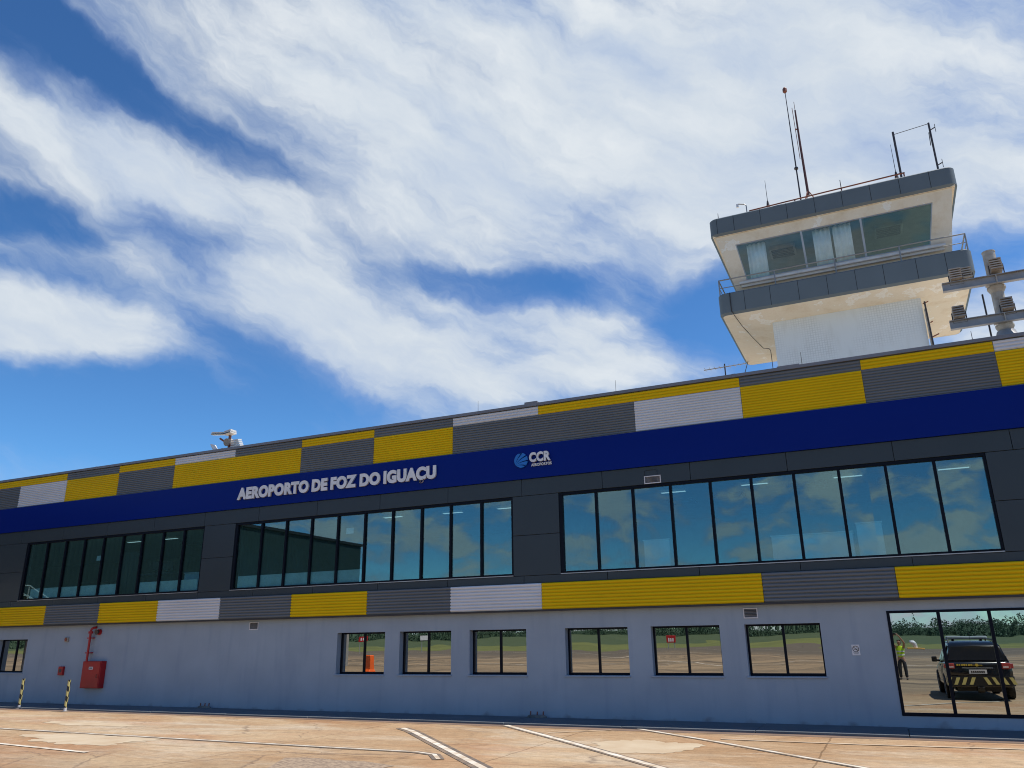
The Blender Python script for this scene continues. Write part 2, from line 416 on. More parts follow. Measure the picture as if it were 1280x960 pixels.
# ------------------------------------------------------------------ world: sky with clouds
CLOUDS = [(6.0, 36.0, 16.0, 8.0, -18.0, 0.40), (-2.0, 30.0, 12.0, 5.0, -10.0, 0.30), (-22.9, 38.3, 31.0, 12.0, -12.0, 0.75), (-0.5, 36.1, 27.3, 11.3, -16.0, 0.5), (-29.8, 31.9, 16.5, 6.3, -22.0, 0.4), (-10.4, 27.6, 11.6, 4.2, 7.0, 0.35), (-47.5, 40.3, 15.7, 5.9, -4.0, 0.42), (-38.0, 28.1, 18.8, 6.8, -17.0, 0.4), (-56.4, 31.1, 11.9, 3.3, -12.0, 0.85), (-44.3, 29.0, 8.6, 3.1, -20.0, 0.35), (-56.0, 20.3, 9.4, 3.2, 1.0, 1.0), (-59.1, 19.6, 5.3, 2.5, 6.0, 0.3), (-34.5, 20.3, 14.4, 4.1, -23.0, 0.75), (-24.6, 21.1, 13.1, 5.0, -5.0, 0.55), (-39.5, 22.9, 11.7, 3.4, -21.0, 0.4), (-17.3, 18.5, 11.5, 2.4, 5.0, 0.55), (-18.3, 22.6, 4.9, 3.0, 35.0, 0.3), (-52.3, 25.3, 12.3, 2.6, -23.0, 0.3), (10.4, 27.1, 6.1, 4.8, -17.0, 0.4), (9.3, 18.8, 5.8, 3.0, -13.0, 0.7), (-54.2, 35.6, 17.0, 1.8, -16.0, -0.72), (-62.8, 37.4, 6.9, 2.5, -3.0, -0.45), (-59.5, 26.3, 6.5, 1.9, 6.0, -0.65), (-26.5, 25.6, 10.9, 1.8, -7.0, -0.62), (-18.2, 24.8, 7.6, 2.1, -6.0, -0.35), (-32.8, 23.0, 4.9, 1.7, -16.0, -0.2), (-9.7, 21.9, 5.6, 3.6, 23.0, -0.6), (-7.1, 19.3, 3.4, 2.2, -6.0, -0.4), (-52.3, 14.4, 20.8, 4.7, 1.0, -0.75), (-43.3, 18.9, 11.2, 2.2, -20.0, -0.3), (9.6, 23.3, 4.1, 1.8, -15.0, -0.5), (-46.5, 27.6, 3.4, 1.4, -20.0, -0.15), (10.6, 35.3, 10.1, 4.0, -19.0, -0.12)]
SUN = Vector((0.42, 0.16, 1.0)).normalized()
SKY_S = 0.10
def build_world():
    w = bpy.data.worlds.new('World'); SC.world = w; w.use_nodes = True
    nt = w.node_tree; N = nt.nodes; L = nt.links
    bg = N['Background']; bg.inputs['Strength'].default_value = SKY_S
    sky = N.new('ShaderNodeTexSky'); sky.sky_type = 'NISHITA'; sky.sun_disc = False
    sky.sun_elevation = math.asin(SUN.z); sky.sun_rotation = math.atan2(SUN.x, SUN.y)
    sky.ozone_density = 3.0; sky.dust_density = 0.1; sky.air_density = 0.9
    def math_(op, a, b=None, c=None, clamp=False):
        n = N.new('ShaderNodeMath'); n.operation = op; n.use_clamp = clamp
        for i, v in enumerate((a, b, c)):
            if v is None: continue
            if isinstance(v, (int, float)): n.inputs[i].default_value = v
            else: L.new(v, n.inputs[i])
        return n.outputs[0]
    tc = N.new('ShaderNodeTexCoord')
    sx = N.new('ShaderNodeSeparateXYZ'); L.new(tc.outputs['Generated'], sx.inputs[0])
    az = math_('MULTIPLY', math_('ARCTAN2', sx.outputs[0], sx.outputs[1]), 180 / pi)
    el = math_('MULTIPLY', math_('ARCSINE', sx.outputs[2]), 180 / pi)
    v = N.new('ShaderNodeCombineXYZ'); L.new(az, v.inputs[0]); L.new(el, v.inputs[1])
    # cloud-deck coordinates (flat layer seen in perspective), for the fibres of the clouds
    def noise(vec, scale, det, rough=.5, rot=0, st=(1, 1, 1), loc=(0, 0, 0)):
        m0 = N.new('ShaderNodeMapping'); m0.inputs['Rotation'].default_value = (0, 0, R(rot)); L.new(vec, m0.inputs['Vector'])
        mp = N.new('ShaderNodeMapping'); mp.inputs['Scale'].default_value = st; mp.inputs['Location'].default_value = loc
        L.new(m0.outputs[0], mp.inputs['Vector'])
        n = N.new('ShaderNodeTexNoise'); n.inputs['Scale'].default_value = scale; n.inputs['Detail'].default_value = det; n.inputs['Roughness'].default_value = rough
        L.new(mp.outputs[0], n.inputs['Vector'])
        return n
    def warp(vec, scale, amp, loc=(0, 0, 0)):
        n = noise(vec, scale, 5, .6, loc=loc)
        s = N.new('ShaderNodeVectorMath'); s.operation = 'SUBTRACT'; s.inputs[1].default_value = (.5, .5, .5); L.new(n.outputs['Color'], s.inputs[0])
        a = N.new('ShaderNodeVectorMath'); a.operation = 'MULTIPLY_ADD'; a.inputs[1].default_value = (amp, amp * .7, 0)
        L.new(s.outputs[0], a.inputs[0]); L.new(vec, a.inputs[2]); return a.outputs[0]
    vw = warp(v.outputs[0], .09, 7.0)
    vw = warp(vw, .35, 1.6, (3, 1, 0))
    tot = None
    for (a, e, la, lb, rot, wt) in CLOUDS:
        mp = N.new('ShaderNodeMapping'); mp.vector_type = 'TEXTURE'
        mp.inputs['Location'].default_value = (a, e, 0); mp.inputs['Rotation'].default_value = (0, 0, R(rot)); mp.inputs['Scale'].default_value = (la, lb, 1)
        L.new(vw, mp.inputs['Vector'])
        g = N.new('ShaderNodeTexGradient'); g.gradient_type = 'SPHERICAL'; L.new(mp.outputs[0], g.inputs[0])
        sm = math_('MULTIPLY', math_('SMOOTH_MIN', math_('MULTIPLY', g.outputs['Fac'], 1.7), 1.0, .3), wt)
        tot = sm if tot is None else math_('ADD', tot, sm)
    # fibres run along the streaks: down to the right in the view to the north-west
    f1 = noise(vw, .17, 9, .60, 22, (.42, 1.5, 1)).outputs['Fac']
    f2 = noise(vw, .62, 9, .66, 26, (.30, 1.3, 1), (5, 2, 0)).outputs['Fac']
    fib = math_('ADD', math_('MULTIPLY', math_('SUBTRACT', f1, .5), 1.45), math_('MULTIPLY', math_('SUBTRACT', f2, .5), .42))
    front = math_('ADD', math_('ADD', tot, fib), .27)
    # over the airfield (south): broken cumulus near the horizon
    cu1 = noise(vw, .36, 10, .55, 0, (.55, 1.25, 1), (41, 9, 0)).outputs['Fac']
    back = math_('ADD', math_('MULTIPLY', math_('SUBTRACT', cu1, .5), 8.5), math_('MULTIPLY_ADD', el, -.045, .72))
    isback = N.new('ShaderNodeMapRange'); isback.inputs['From Min'].default_value = 75; isback.inputs['From Max'].default_value = 95
    L.new(math_('ABSOLUTE', az), isback.inputs['Value'])
    mixd = N.new('ShaderNodeMix'); mixd.data_type = 'FLOAT'
    L.new(isback.outputs[0], mixd.inputs[0]); L.new(front, mixd.inputs[2]); L.new(back, mixd.inputs[3])
    dens = mixd.outputs[0]
    al = N.new('ShaderNodeMapRange'); al.interpolation_type = 'SMOOTHSTEP'
    al.inputs['From Min'].default_value = -.32; al.inputs['From Max'].default_value = 1.28
    L.new(dens, al.inputs['Value'])
    alpha = math_('MULTIPLY', al.outputs[0], .97)
    # cloud tone: blue-grey where thin, white where thick, softly mottled
    tone = N.new('ShaderNodeValToRGB')
    e = tone.color_ramp.elements
    e[0].position = 0.12; e[0].color = (.27, .36, .58, 1)
    e[1].position = 1.0; e[1].color = (.66, .695, .72, 1)
    x = e.new(.42); x.color = (.41, .49, .62, 1)
    x = e.new(.72); x.color = (.545, .60, .66, 1)
    mot = noise(vw, .085, 7, .55, 14, (.55, 1.3, 1), (11, 4, 0)).outputs['Fac']
    tn = math_('ADD', math_('MULTIPLY', math_('MINIMUM', dens, 1.0), .52), math_('MULTIPLY_ADD', math_('SUBTRACT', mot, .5), 1.5, .17))
    tn = math_('ADD', tn, math_('MULTIPLY', math_('SUBTRACT', f1, .5), .9))
    tn = math_('ADD', tn, math_('MULTIPLY', math_('SUBTRACT', f2, .5), .14), clamp=True)
    L.new(tn, tone.inputs['Fac'])
    cl = N.new('ShaderNodeVectorMath'); cl.operation = 'SCALE'; cl.inputs['Scale'].default_value = 1.0 / SKY_S * 0.87
    L.new(tone.outputs[0], cl.inputs[0])
    # clear tropical air: deepen the blue overhead, keep it bright towards the horizon
    s0 = N.new('ShaderNodeVectorMath'); s0.operation = 'SCALE'; s0.inputs['Scale'].default_value = .2; L.new(sky.outputs[0], s0.inputs[0])
    gm = N.new('ShaderNodeGamma'); gm.inputs['Gamma'].default_value = 1.32; L.new(s0.outputs[0], gm.inputs['Color'])
    hs = N.new('ShaderNodeVectorMath'); hs.operation = 'MULTIPLY'; hs.inputs[1].default_value = (3.2, 4.8, 5.4); L.new(gm.outputs[0], hs.inputs[0])
    mx = N.new('ShaderNodeMixRGB'); L.new(alpha, mx.inputs['Fac']); L.new(hs.outputs[0], mx.inputs['Color1']); L.new(cl.outputs[0], mx.inputs['Color2'])
    L.new(mx.outputs[0], bg.inputs['Color'])
    w.cycles.sampling_method = 'MANUAL'; w.cycles.sample_map_resolution = 512
build_world()
sl = bpy.data.lights.new('sun', 'SUN'); sl.energy = 4.0; sl.angle = R(0.53); sl.color = (1.0, .955, .88)
so = bpy.data.objects.new('sun', sl); COL.objects.link(so)
so.rotation_euler = SUN.to_track_quat('Z', 'Y').to_euler(); so.location = (20, 10, 40)

# ------------------------------------------------------------------ camera (solved from the facade's vanishing points)
CAM = Vector((0, -20.415, 1.932))
yaw, pit, rol = R(-24.665), R(18.1257), R(-0.8463)
fwd = Vector((sin(yaw) * cos(pit), cos(yaw) * cos(pit), sin(pit)))
rgt = Vector((cos(yaw), -sin(yaw), 0)); up = rgt.cross(fwd)
r2 = rgt * cos(rol) + up * sin(rol); u2 = up * cos(rol) - rgt * sin(rol)
cd = bpy.data.cameras.new('camera'); cam = bpy.data.objects.new('camera', cd); COL.objects.link(cam)
cam.matrix_world = Matrix(((r2.x, u2.x, -fwd.x, CAM.x), (r2.y, u2.y, -fwd.y, CAM.y), (r2.z, u2.z, -fwd.z, CAM.z), (0, 0, 0, 1)))
cd.sensor_width = 36; cd.lens = 977.2 / 1280 * 36; cd.clip_start = .03; cd.clip_end = 6000
SC.camera = cam

# ------------------------------------------------------------------ ground
GZ = -0.05                                        # apron level; the walkway top is z = 0
def G(x, y):                                      # apron points were measured at walkway level
    k = (CAM.z - GZ) / CAM.z
    return (x * k, CAM.y + (y - CAM.y) * k)
def sheet(name, pts, z, m, label=None):
    mb = MB(); mb.add([(x, y, z) for x, y in pts], [tuple(range(len(pts)))])
    o = mb.build(name, m)
    if o.data.polygons[0].normal.z < 0:
        o.data.flip_normals()
    return tag(o, label, None, None, 'structure')
sheet('field', [(-4000, -4000), (4000, -4000), (4000, 2500), (-4000, 2500)], GZ - .012, M['grass_far'])
sheet('grass_strip', [(-900, -185), (900, -185), (900, -112), (-900, -112)], GZ - .006, M['grass'])
sheet('apron', [(-260, -112), (260, -112), (260, 40), (-260, 40)], GZ, M['apron'])
wk = MB()
for i in range(-15, 5):                           # walkway poured in bays
    wk.box(i * 3.0 + .006, i * 3.0 + 2.994, -1.60, -.035, GZ - .02, 0.0 + .003 * ((i * 7) % 3))
tag(wk.build('walkway', M['walk'], bevel=.012), None, None, None, 'structure')
sheet('gutter', [(-46, -1.605), (15, -1.605), (15, -1.93), (8, -1.98), (2, -1.9), (-6, -2.0), (-14, -1.88), (-25, -1.96), (-46, -1.9)], GZ + .004, M['gutter'])

def strip(mb, pts, w, z, mi=0):
    """flat ribbon along pts"""
    P = [Vector((x, y)) for x, y in pts]
    Ls, Rs = [], []
    for i, p in enumerate(P):
        a = (P[min(i + 1, len(P) - 1)] - P[max(i - 1, 0)]).normalized()
        n = Vector((-a.y, a.x)) * w / 2
        if 0 < i < len(P) - 1:
            d0 = (P[i] - P[i - 1]).normalized(); n0 = Vector((-d0.y, d0.x))
            n = n * (1 / max(.5, n.normalized().dot(n0)))
        Ls.append(p + n); Rs.append(p - n)
    vs = [(q.x, q.y, z) for pr in zip(Rs, Ls) for q in pr]
    mb.add(vs, [(2 * i, 2 * i + 2, 2 * i + 3, 2 * i + 1) for i in range(len(P) - 1)], mi)
def marking(name, pts, w, border=0, m='line'):
    pts = [G(*p) for p in pts]
    mb = MB()
    if border:
        strip(mb, pts, w + 2 * border, GZ + .008, 1)
    strip(mb, pts, w, GZ + .012, 0)
    o = mb.build(name, [M[m], M['line_dark']], fix=False)
    return tag(o, None, None, None, 'structure')
marking('apron_marking', [(-10.75, -3.45), (-10.2, -3.92), (-6.47, -7.93), (-3.8, -10.8)], .13, .10)
marking('apron_marking', [(-22.5, -6.44), (-14.65, -6.74), (-10.06, -6.89), (-8.25, -6.92), (-7.75, -7.1), (-7.37, -7.61)], .08, .07)
marking('apron_marking', [(-8.66, -2.18), (-6.2, -4.6), (-3.63, -7.22), (-.4, -10.6)], .13, .06)
marking('apron_marking', [(-5.57, -1.95), (-3.7, -3.51), (-.93, -6.06), (2.6, -9.3)], .10, .05)
marking('apron_marking', [(-24.5, -8.1), (-17.4, -8.64), (-14.28, -9.01)], .12, 0)
marking('apron_marking', [(-7.1, -3.36), (-5.96, -2.44)], .07, 0, 'line_worn')
marking('apron_marking', [(3.0, -3.2), (-.9, -3.4), (-3.4, -3.35)], .10, 0, 'line_worn')
for x0, y0, x1, y1 in ((-180, -38, 180, -40), (-180, -61, 180, -58), (-200, -84, 200, -84)):   # taxi lines out on the field
    marking('taxi_line', [(x0, y0), (0, (y0 + y1) / 2), (x1, y1)], .3, 0, 'line')
marking('taxi_line', [(-70, -110), (-30, -70), (-8, -30)], .3, 0, 'line')
marking('taxi_line', [(-62, -46), (-34, -38), (-12, -36), (2, -40)], .3, 0, 'line_worn')

def blob(name, cx, cy, rx, ry, m, z, n=110, jag=.22, seed=0, poly=None):
    rr = random.Random(seed); pts = []
    for k in range(n):
        a = 2 * pi * k / n
        s = 1 + jag * (mnoise.noise(Vector((cos(a) * 1.7 + seed, sin(a) * 1.7, seed * .7))) * 1.3 + mnoise.noise(Vector((cos(a) * 7 + seed, sin(a) * 7, 3))) * .55 + (rr.random() - .5) * .25)
        pts.append(G(cx + rx * s * cos(a), cy + ry * s * sin(a)))
    return sheet(name, pts, z, m)
blob('concrete_patch', -4.55, -4.85, .95, .95, M['patch'], GZ + .004, seed=3)
blob('concrete_patch', -16.3, -7.4, 1.9, .75, M['patch'], GZ + .004, seed=8, jag=.4)
blob('concrete_patch', -19.5, -5.0, 1.6, .4, M['patch'], GZ + .004, seed=11, jag=.4)
sheet('gravel_patch', [G(*p) for p in ((-10.1, -8.30), (-9.8, -8.17), (-9.4, -8.16), (-9.0, -8.24), (-8.4, -8.22), (-7.7, -8.46), (-7.9, -9.2), (-8.6, -10.6), (-9.2, -10.6), (-9.6, -9.3))], GZ + .005, M['gravel'])

# ------------------------------------------------------------------ terminal building
TB = thing('terminal_building', 'long two storey airport terminal clad in yellow, grey and white ribbed panels', 'building')
XL, XR = -44.0, 13.0
YU = -0.12          # face of the upper cladding and dark panels

def grid_wall(x0, x1, z0, z1, y0, y1, holes, mb=None, mi=0):
    """a wall with rectangular holes as ONE clean skin: front, back and the reveals"""
    mb = mb or MB()
    xs = sorted({x0, x1} | {h for o in holes for h in o[:2] if x0 < h < x1})
    zs = sorted({z0, z1} | {h for o in holes for h in o[2:] if z0 < h < z1})
    solid = lambda i, j: 0 <= i < len(xs) - 1 and 0 <= j < len(zs) - 1 and not any(o[0] <= (xs[i] + xs[i + 1]) / 2 <= o[1] and o[2] <= (zs[j] + zs[j + 1]) / 2 <= o[3] for o in holes)
    for i in range(len(xs) - 1):
        for j in range(len(zs) - 1):
            if not solid(i, j): continue
            a, b, c, d = xs[i], xs[i + 1], zs[j], zs[j + 1]
            mb.add([(a, y0, c), (b, y0, c), (b, y0, d), (a, y0, d)], [(0, 1, 2, 3)], mi)
            mb.add([(a, y1, c), (b, y1, c), (b, y1, d), (a, y1, d)], [(3, 2, 1, 0)], mi)
            if not solid(i - 1, j): mb.add([(a, y0, c), (a, y0, d), (a, y1, d), (a, y1, c)], [(0, 1, 2, 3)], mi)
            if not solid(i + 1, j): mb.add([(b, y0, c), (b, y0, d), (b, y1, d), (b, y1, c)], [(3, 2, 1, 0)], mi)
            if not solid(i, j - 1): mb.add([(a, y0, c), (b, y0, c), (b, y1, c), (a, y1, c)], [(3, 2, 1, 0)], mi)
            if not solid(i, j + 1): mb.add([(a, y0, d), (b, y0, d), (b, y1, d), (a, y1, d)], [(0, 1, 2, 3)], mi)
    return mb

LOWW = [(-31.33, -29.60), (-15.34, -13.62), (-13.11, -11.39), (-10.80, -9.06), (-7.93, -6.20), (-5.59, -3.86), (-3.26, -1.53)]
LZ0, LZ1 = 1.03, 2.21
DOOR = (-.08, 4.0, .23, 2.44)
UPW = [(-30.42, -21.12), (-19.72, -9.36), (-7.94, 2.47)]
UZ0, UZ1 = 3.63, 5.83
VENTS_LOW = [(-18.82, -18.46, 2.36, 2.59), (-3.24, -2.91, 2.35, 2.59)]
grid_wall(XL, XR, -.05, 2.66, 0.0, .36, [(a, b, LZ0, LZ1) for a, b in LOWW] + [DOOR]).build('ground_floor_wall', M['wall'], TB, fix=False)
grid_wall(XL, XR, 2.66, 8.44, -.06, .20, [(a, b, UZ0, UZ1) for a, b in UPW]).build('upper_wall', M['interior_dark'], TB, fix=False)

def ribbed(x0, x1, z0, z1, yb, depth, pitch, m, kind):
    """horizontally ribbed sheet: rounded ribs with narrow dark grooves; yb is the groove plane"""
    n = max(1, round((z1 - z0) / pitch)); p = (z1 - z0) / n
    prof = [(0.0, 0.0), (.16, 0.0), (.22, .70), (.36, .96), (.56, 1.0), (.76, .94), (.90, .62), (.94, .0)]
    pts = []
    for k in range(n):
        for t, h in prof:
            pts.append((yb - depth * h, z0 + (k + t) * p))
    pts.append((yb, z1))
    mb = MB()
    vs = [(x, y, z) for (y, z) in pts for x in (x0, x1)]
    vs += [(x, yb + .03, z) for z in (z0, z1) for x in (x0, x1)]
    q = len(pts); fs = [(2 * i, 2 * i + 1, 2 * i + 3, 2 * i + 2) for i in range(q - 1)]
    b = 2 * q
    fs += [(b, b + 1, 1, 0), (2 * q - 2, 2 * q - 1, b + 3, b + 2)]
    fs.append(tuple([b + 0] + [2 * i for i in range(q)] + [b + 2]))
    fs.append(tuple([b + 3] + [2 * i + 1 for i in reversed(range(q))] + [b + 1]))
    mb.add(vs, fs)
    return mb.build('cladding_panel', m, TB)
Y_, G_, W_ = M['yellow'], M['grey_sheet'], M['white_sheet']
g = .006
MAIN = [(-44, -37.2, Y_), (-37.2, -34.33, W_), (-34.33, -31.45, G_), (-31.45, -28.66, W_), (-28.66, -25.76, Y_), (-25.76, -22.9, G_), (-22.9, -17.12, Y_), (-17.12, -14.21, G_), (-14.21, -11.33, Y_), (-11.33, -5.61, G_), (-5.61, -2.73, W_), (-2.73, .21, Y_), (.21, 3.08, G_), (3.08, 8.8, Y_), (8.8, 13, G_)]
THIN = [(-44, -34.3, G_), (-34.3, -28.69, Y_), (-28.69, -25.79, G_), (-25.79, -22.91, Y_), (-22.91, -20.03, W_), (-20.03, -17.12, G_), (-17.12, -14.21, Y_), (-14.21, -11.33, G_), (-11.33, -8.49, W_), (-8.49, -2.73, Y_), (-2.73, .21, G_), (.21, 3.08, Y_), (3.08, 5.95, W_), (5.95, 13, G_)]
LOWC = [(-44, -34.3, G_), (-34.3, -28.6, Y_), (-28.6, -25.72, G_), (-25.72, -22.83, Y_), (-22.83, -20.0, W_), (-20.0, -17.05, G_), (-17.05, -14.18, Y_), (-14.18, -11.32, G_), (-11.32, -8.49, W_), (-8.49, -2.70, Y_), (-2.70, .235, G_), (.235, 6.0, Y_), (6.0, 13, W_)]
for a, b, m in MAIN: ribbed(a + g, b - g, 7.30, 8.165, YU + .009, .0265, .0722, m, 'main')
for a, b, m in THIN: ribbed(a + g, b - g, 8.175, 8.43, YU + .009, .0265, .085, m, 'thin')
for a, b, m in LOWC: ribbed(a + g, b - g, 2.705, 3.395, -.175, .036, .0862, m, 'low')
# shadow gap and dark drip trim under the ribbed band; drip tray under it
mb = MB(); mb.box(XL, XR, -.20, -.062, 2.655, 2.70); mb.box(XL, XR, -.15, -.063, 2.70, 3.395)
mb.build('cladding_trim', M['dark_brown'], TB)
mb = MB(); mb.box(XL, XR, -.165, -.062, 7.285, 7.30); mb.box(XL, XR, -.108, -.061, 7.30, 8.44); mb.build('cladding_rail', M['grey_sheet'], TB)
# parapet cap with overlapping joints
mb = MB(); mb.box(XL, XR, -.175, .30, 8.445, 8.53)
for x in (-33.5, -27.1, -20.7, -14.9, -8.62, -2.9, 3.2, 8): mb.box(x, x + .10, -.179, .304, 8.44, 8.536)
mb.box(-8.9, -8.5, -.182, .31, 8.45, 8.585); mb.box(-1.75, -1.2, -.178, .3, 8.5, 8.556)
mb.build('parapet_cap', M['cap'], TB)
# blue sign band
mb = MB(); mb.box(XL, XR, -.175, -.062, 6.31, 7.285); mb.build('sign_band', M['blue'], TB)
# dark composite panels: band over the windows, piers between, band under the windows
def panel(x0, x1, z0, z1, y=YU, m='dark'):
    mb = MB(); mb.box(x0 + .006, x1 - .006, y, -.061, z0 + .006, z1 - .006)
    return mb.build('facade_panel', M[m], TB, bevel=.004)
S = [-23.57 + 2.418 * k for k in range(-6, 15)]
for a, b in zip(S[:-1], S[1:]):
    panel(a, b, UZ1, 6.31)
    panel(a + .02, b + .02, 3.40, UZ0 - .02)
for a, b in ((-38.1, -34.4), (-34.4, UPW[0][0]), (UPW[0][1], UPW[1][0]), (UPW[1][1], UPW[2][0]), (UPW[2][1], 6.1), (6.1, 10.2)):
    panel(a, b, UZ0 - .02, 4.72); panel(a, b, 4.72, UZ1)
# upper windows
MULL = [[-29.24, -28.19, -27.15, -26.12, -25.11, -24.12, -23.09, -22.09], [-18.58, -17.55, -16.52, -15.48, -14.45, -13.43, -12.40, -11.40, -10.38], [-6.86, -5.82, -4.79, -3.75, -2.72, -1.69, -.65, .39, 1.42]]
for (a, b), ms in zip(UPW, MULL):
    mb = MB(); yf, yb = -.10, -.02
    mb.box(a, b, yf, yb, UZ0, UZ0 + .055); mb.box(a, b, yf, yb, UZ1 - .075, UZ1)
    mb.box(a, a + .10, yf, yb, UZ0 + .055, UZ1 - .075); mb.box(b - .055, b, yf, yb, UZ0 + .055, UZ1 - .075)
    for x in ms: mb.box(x - .034, x + .034, yf, yb, UZ0 + .055, UZ1 - .075)
    w = mb.build('window', M['frame'], TB, bevel=.004)
    gl = MB(); e = [a + .10] + ms + [b - .055]
    for k in range(len(e) - 1):
        x0 = e[k] + (0 if k == 0 else .034); x1 = e[k + 1] - (0 if k == len(e) - 2 else .034)
        d = random.uniform(-.002, .002); d2 = random.uniform(-.0015, .0015)
        vs = [(x0, -.045 + d, UZ0 + .05), (x1, -.045 - d, UZ0 + .05), (x1, -.045 - d + d2, UZ1 - .07), (x0, -.045 + d + d2, UZ1 - .07)]
        vs += [(p[0], p[1] + .012, p[2]) for p in vs]
        gl.add(vs, [(0, 1, 2, 3), (7, 6, 5, 4), (0, 4, 5, 1), (2, 6, 7, 3), (1, 5, 6, 2), (0, 3, 7, 4)])
    gl.build('glazing', M['glass_up'], w, fix=False)
    s = MB(); s.box(a, b, -.142, -.10, UZ0 - .018, UZ0 + .004); s.build('window_sill', M['sill_alu'], w)
# ground floor windows set back in plain reveals
for a, b in LOWW:
    yf, yb = .20, .27
    mb = MB(); c = (a + b) / 2
    mb.box(a, b, yf, yb, LZ0, LZ0 + .06); mb.box(a, b, yf, yb, LZ1 - .045, LZ1)
    mb.box(a, a + .05, yf, yb, LZ0 + .06, LZ1 - .045); mb.box(b - .045, b, yf, yb, LZ0 + .06, LZ1 - .045)
    mb.box(c - .03, c + .03, yf, yb, LZ0 + .06, LZ1 - .045)
    w = mb.build('window', M['frame'], TB, bevel=.003)
    gl = MB()
    for x0, x1 in ((a + .05, c - .03), (c + .03, b - .045)):
        d = random.uniform(-.0010, .0010); d2 = -.0022 + random.uniform(-.0008, .0008)
        vs = [(x0, .236 + d, LZ0 + .055), (x1, .236 - d, LZ0 + .055), (x1, .236 - d + d2, LZ1 - .04), (x0, .236 + d + d2, LZ1 - .04)]
        vs += [(p[0], p[1] + .006, p[2]) for p in vs]
        gl.add(vs, [(0, 1, 2, 3), (7, 6, 5, 4), (0, 4, 5, 1), (2, 6, 7, 3), (1, 5, 6, 2), (0, 3, 7, 4)])
    gl.build('glazing', M['glass_low'], w, fix=False)
    s = MB(); s.box(a - .05, b + .02, -.035, .198, LZ0 - .04, LZ0 - .002); s.build('window_sill', M['wall'], w, bevel=.006)
# glazed entrance
a, b, z0, z1 = DOOR
mb = MB(); yf, yb = -.015, .06
mb.box(a, b, yf, yb, z0, z0 + .07); mb.box(a, b, yf, yb, z1 - .055, z1); mb.box(a, a + .065, yf, yb, z0 + .07, z1 - .055); mb.box(b - .06, b, yf, yb, z0 + .07, z1 - .055)
for x in (.965, 1.95, 2.97): mb.box(x - .035, x + .035, yf, yb, z0 + .07, z1 - .055)
w = mb.build('glazed_entrance', M['frame'], TB, bevel=.004)
gl = MB(); e = [a + .065, .965, 1.95, 2.97, b - .06]
for k in range(4):
    x0 = e[k] + (0 if k == 0 else .035); x1 = e[k + 1] - (0 if k == 3 else .035)
    d = (.0004, -.0006, .0005, 0)[k]
    vs = [(x0, .02 + d, z0 + .06), (x1, .02 - d, z0 + .06), (x1, .02 - d, z1 - .05), (x0, .02 + d, z1 - .05)]
    vs += [(p[0], p[1] + .008, p[2]) for p in vs]
    gl.add(vs, [(0, 1, 2, 3), (7, 6, 5, 4), (0, 4, 5, 1), (2, 6, 7, 3), (1, 5, 6, 2), (0, 3, 7, 4)])
gl.build('glazing', M['glass_door'], w, fix=False)
# floors, roof, end walls, back wall
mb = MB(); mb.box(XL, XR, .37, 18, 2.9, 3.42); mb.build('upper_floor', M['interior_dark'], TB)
mb = MB(); mb.box(XL, XR, .21, 8.2, 6.0, 6.06); mb.build('ceiling', M['ceiling'], TB)
mb = MB(); mb.box(XL, XR, .21, 18, 8.0, 8.2); mb.build('roof', M['roof'], TB)
mb = MB(); mb.box(XL, XR, 8.2, 8.4, 3.42, 6.06); mb.box(-20.7, -20.5, .21, 8.2, 3.42, 6.0); mb.box(-8.8, -8.6, .21, 8.2, 3.42, 6.0); mb.build('partition', M['interior'], TB)
mb = MB(); mb.box(XL, XL + .25, .37, 18, -.05, 8.44); mb.box(XR - .25, XR, .37, 18, -.05, 8.44); mb.box(XL + .25, XR - .25, 17.8, 18.05, -.05, 8.44); mb.build('outer_wall', M['wall'], TB)
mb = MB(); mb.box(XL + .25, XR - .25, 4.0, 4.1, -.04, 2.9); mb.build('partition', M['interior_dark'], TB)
mb = MB(); mb.box(-25.65, -24.72, .36, .42, 3.42, 5.20); mb.build('interior_door', M['black'], TB)
# frosted film along the foot of the left glazing (stuck on the inside)
mb = MB()
for a, b in ((-29.9, -29.3), (-29.15, -25.2), (-24.05, -21.3)): mb.box(a, b, -.018, -.012, 3.70, 4.06)
for a, b in ((-19.5, -14.55),): mb.box(a, b, -.018, -.012, 3.70, 4.07)
mb.build('frosted_film', M['film'], TB)

# louvred vents on the facade
def vent(x0, x1, z0, z1, y, lab):
    v = thing('wall_vent', lab, 'vent', ((x0 + x1) / 2, y, (z0 + z1) / 2), group='louvred vents on the facade')
    hx, hz = (x1 - x0) / 2, (z1 - z0) / 2
    mb = MB(); t = .022
    mb.box(-hx, hx, -.02, 0, hz - t, hz); mb.box(-hx, hx, -.02, 0, -hz, -hz + t); mb.box(-hx, -hx + t, -.02, 0, -hz + t, hz - t); mb.box(hx - t, hx, -.02, 0, -hz + t, hz - t)
    mb.build('frame', M['sign_white'], v)
    mb = MB(); n = 6
    for k in range(n):
        zc = -hz + t + (k + .5) * (2 * hz - 2 * t) / n
        T = Matrix.Translation((0, -.006, zc)) @ Matrix.Rotation(R(35), 4, 'X')
        mb.box(-hx + t, hx - t, -.012, .012, -.003, .003, 0, T)
    mb.box(-hx + t, hx - t, -.002, -.0005, -hz + t, hz - t, 1)
    mb.build('louvre', [M['steel'], M['black']], v)
    return v
vent(-18.83, -18.46, 2.36, 2.60, 0, 'small louvred vent on bare wall just right of the fire pipe stretch')
vent(-3.25, -2.91, 2.35, 2.59, 0, 'white framed louvred vent above the rightmost small ground floor window')
vent(-5.46, -5.01, 5.84, 6.05, YU, 'white framed vent on the dark band under the blue sign band')
mb = MB()
for x in (-5.44, -5.10): mb.tube([(x, YU - .004, 6.05), (x, YU - .004, 6.19)], .006, 6)
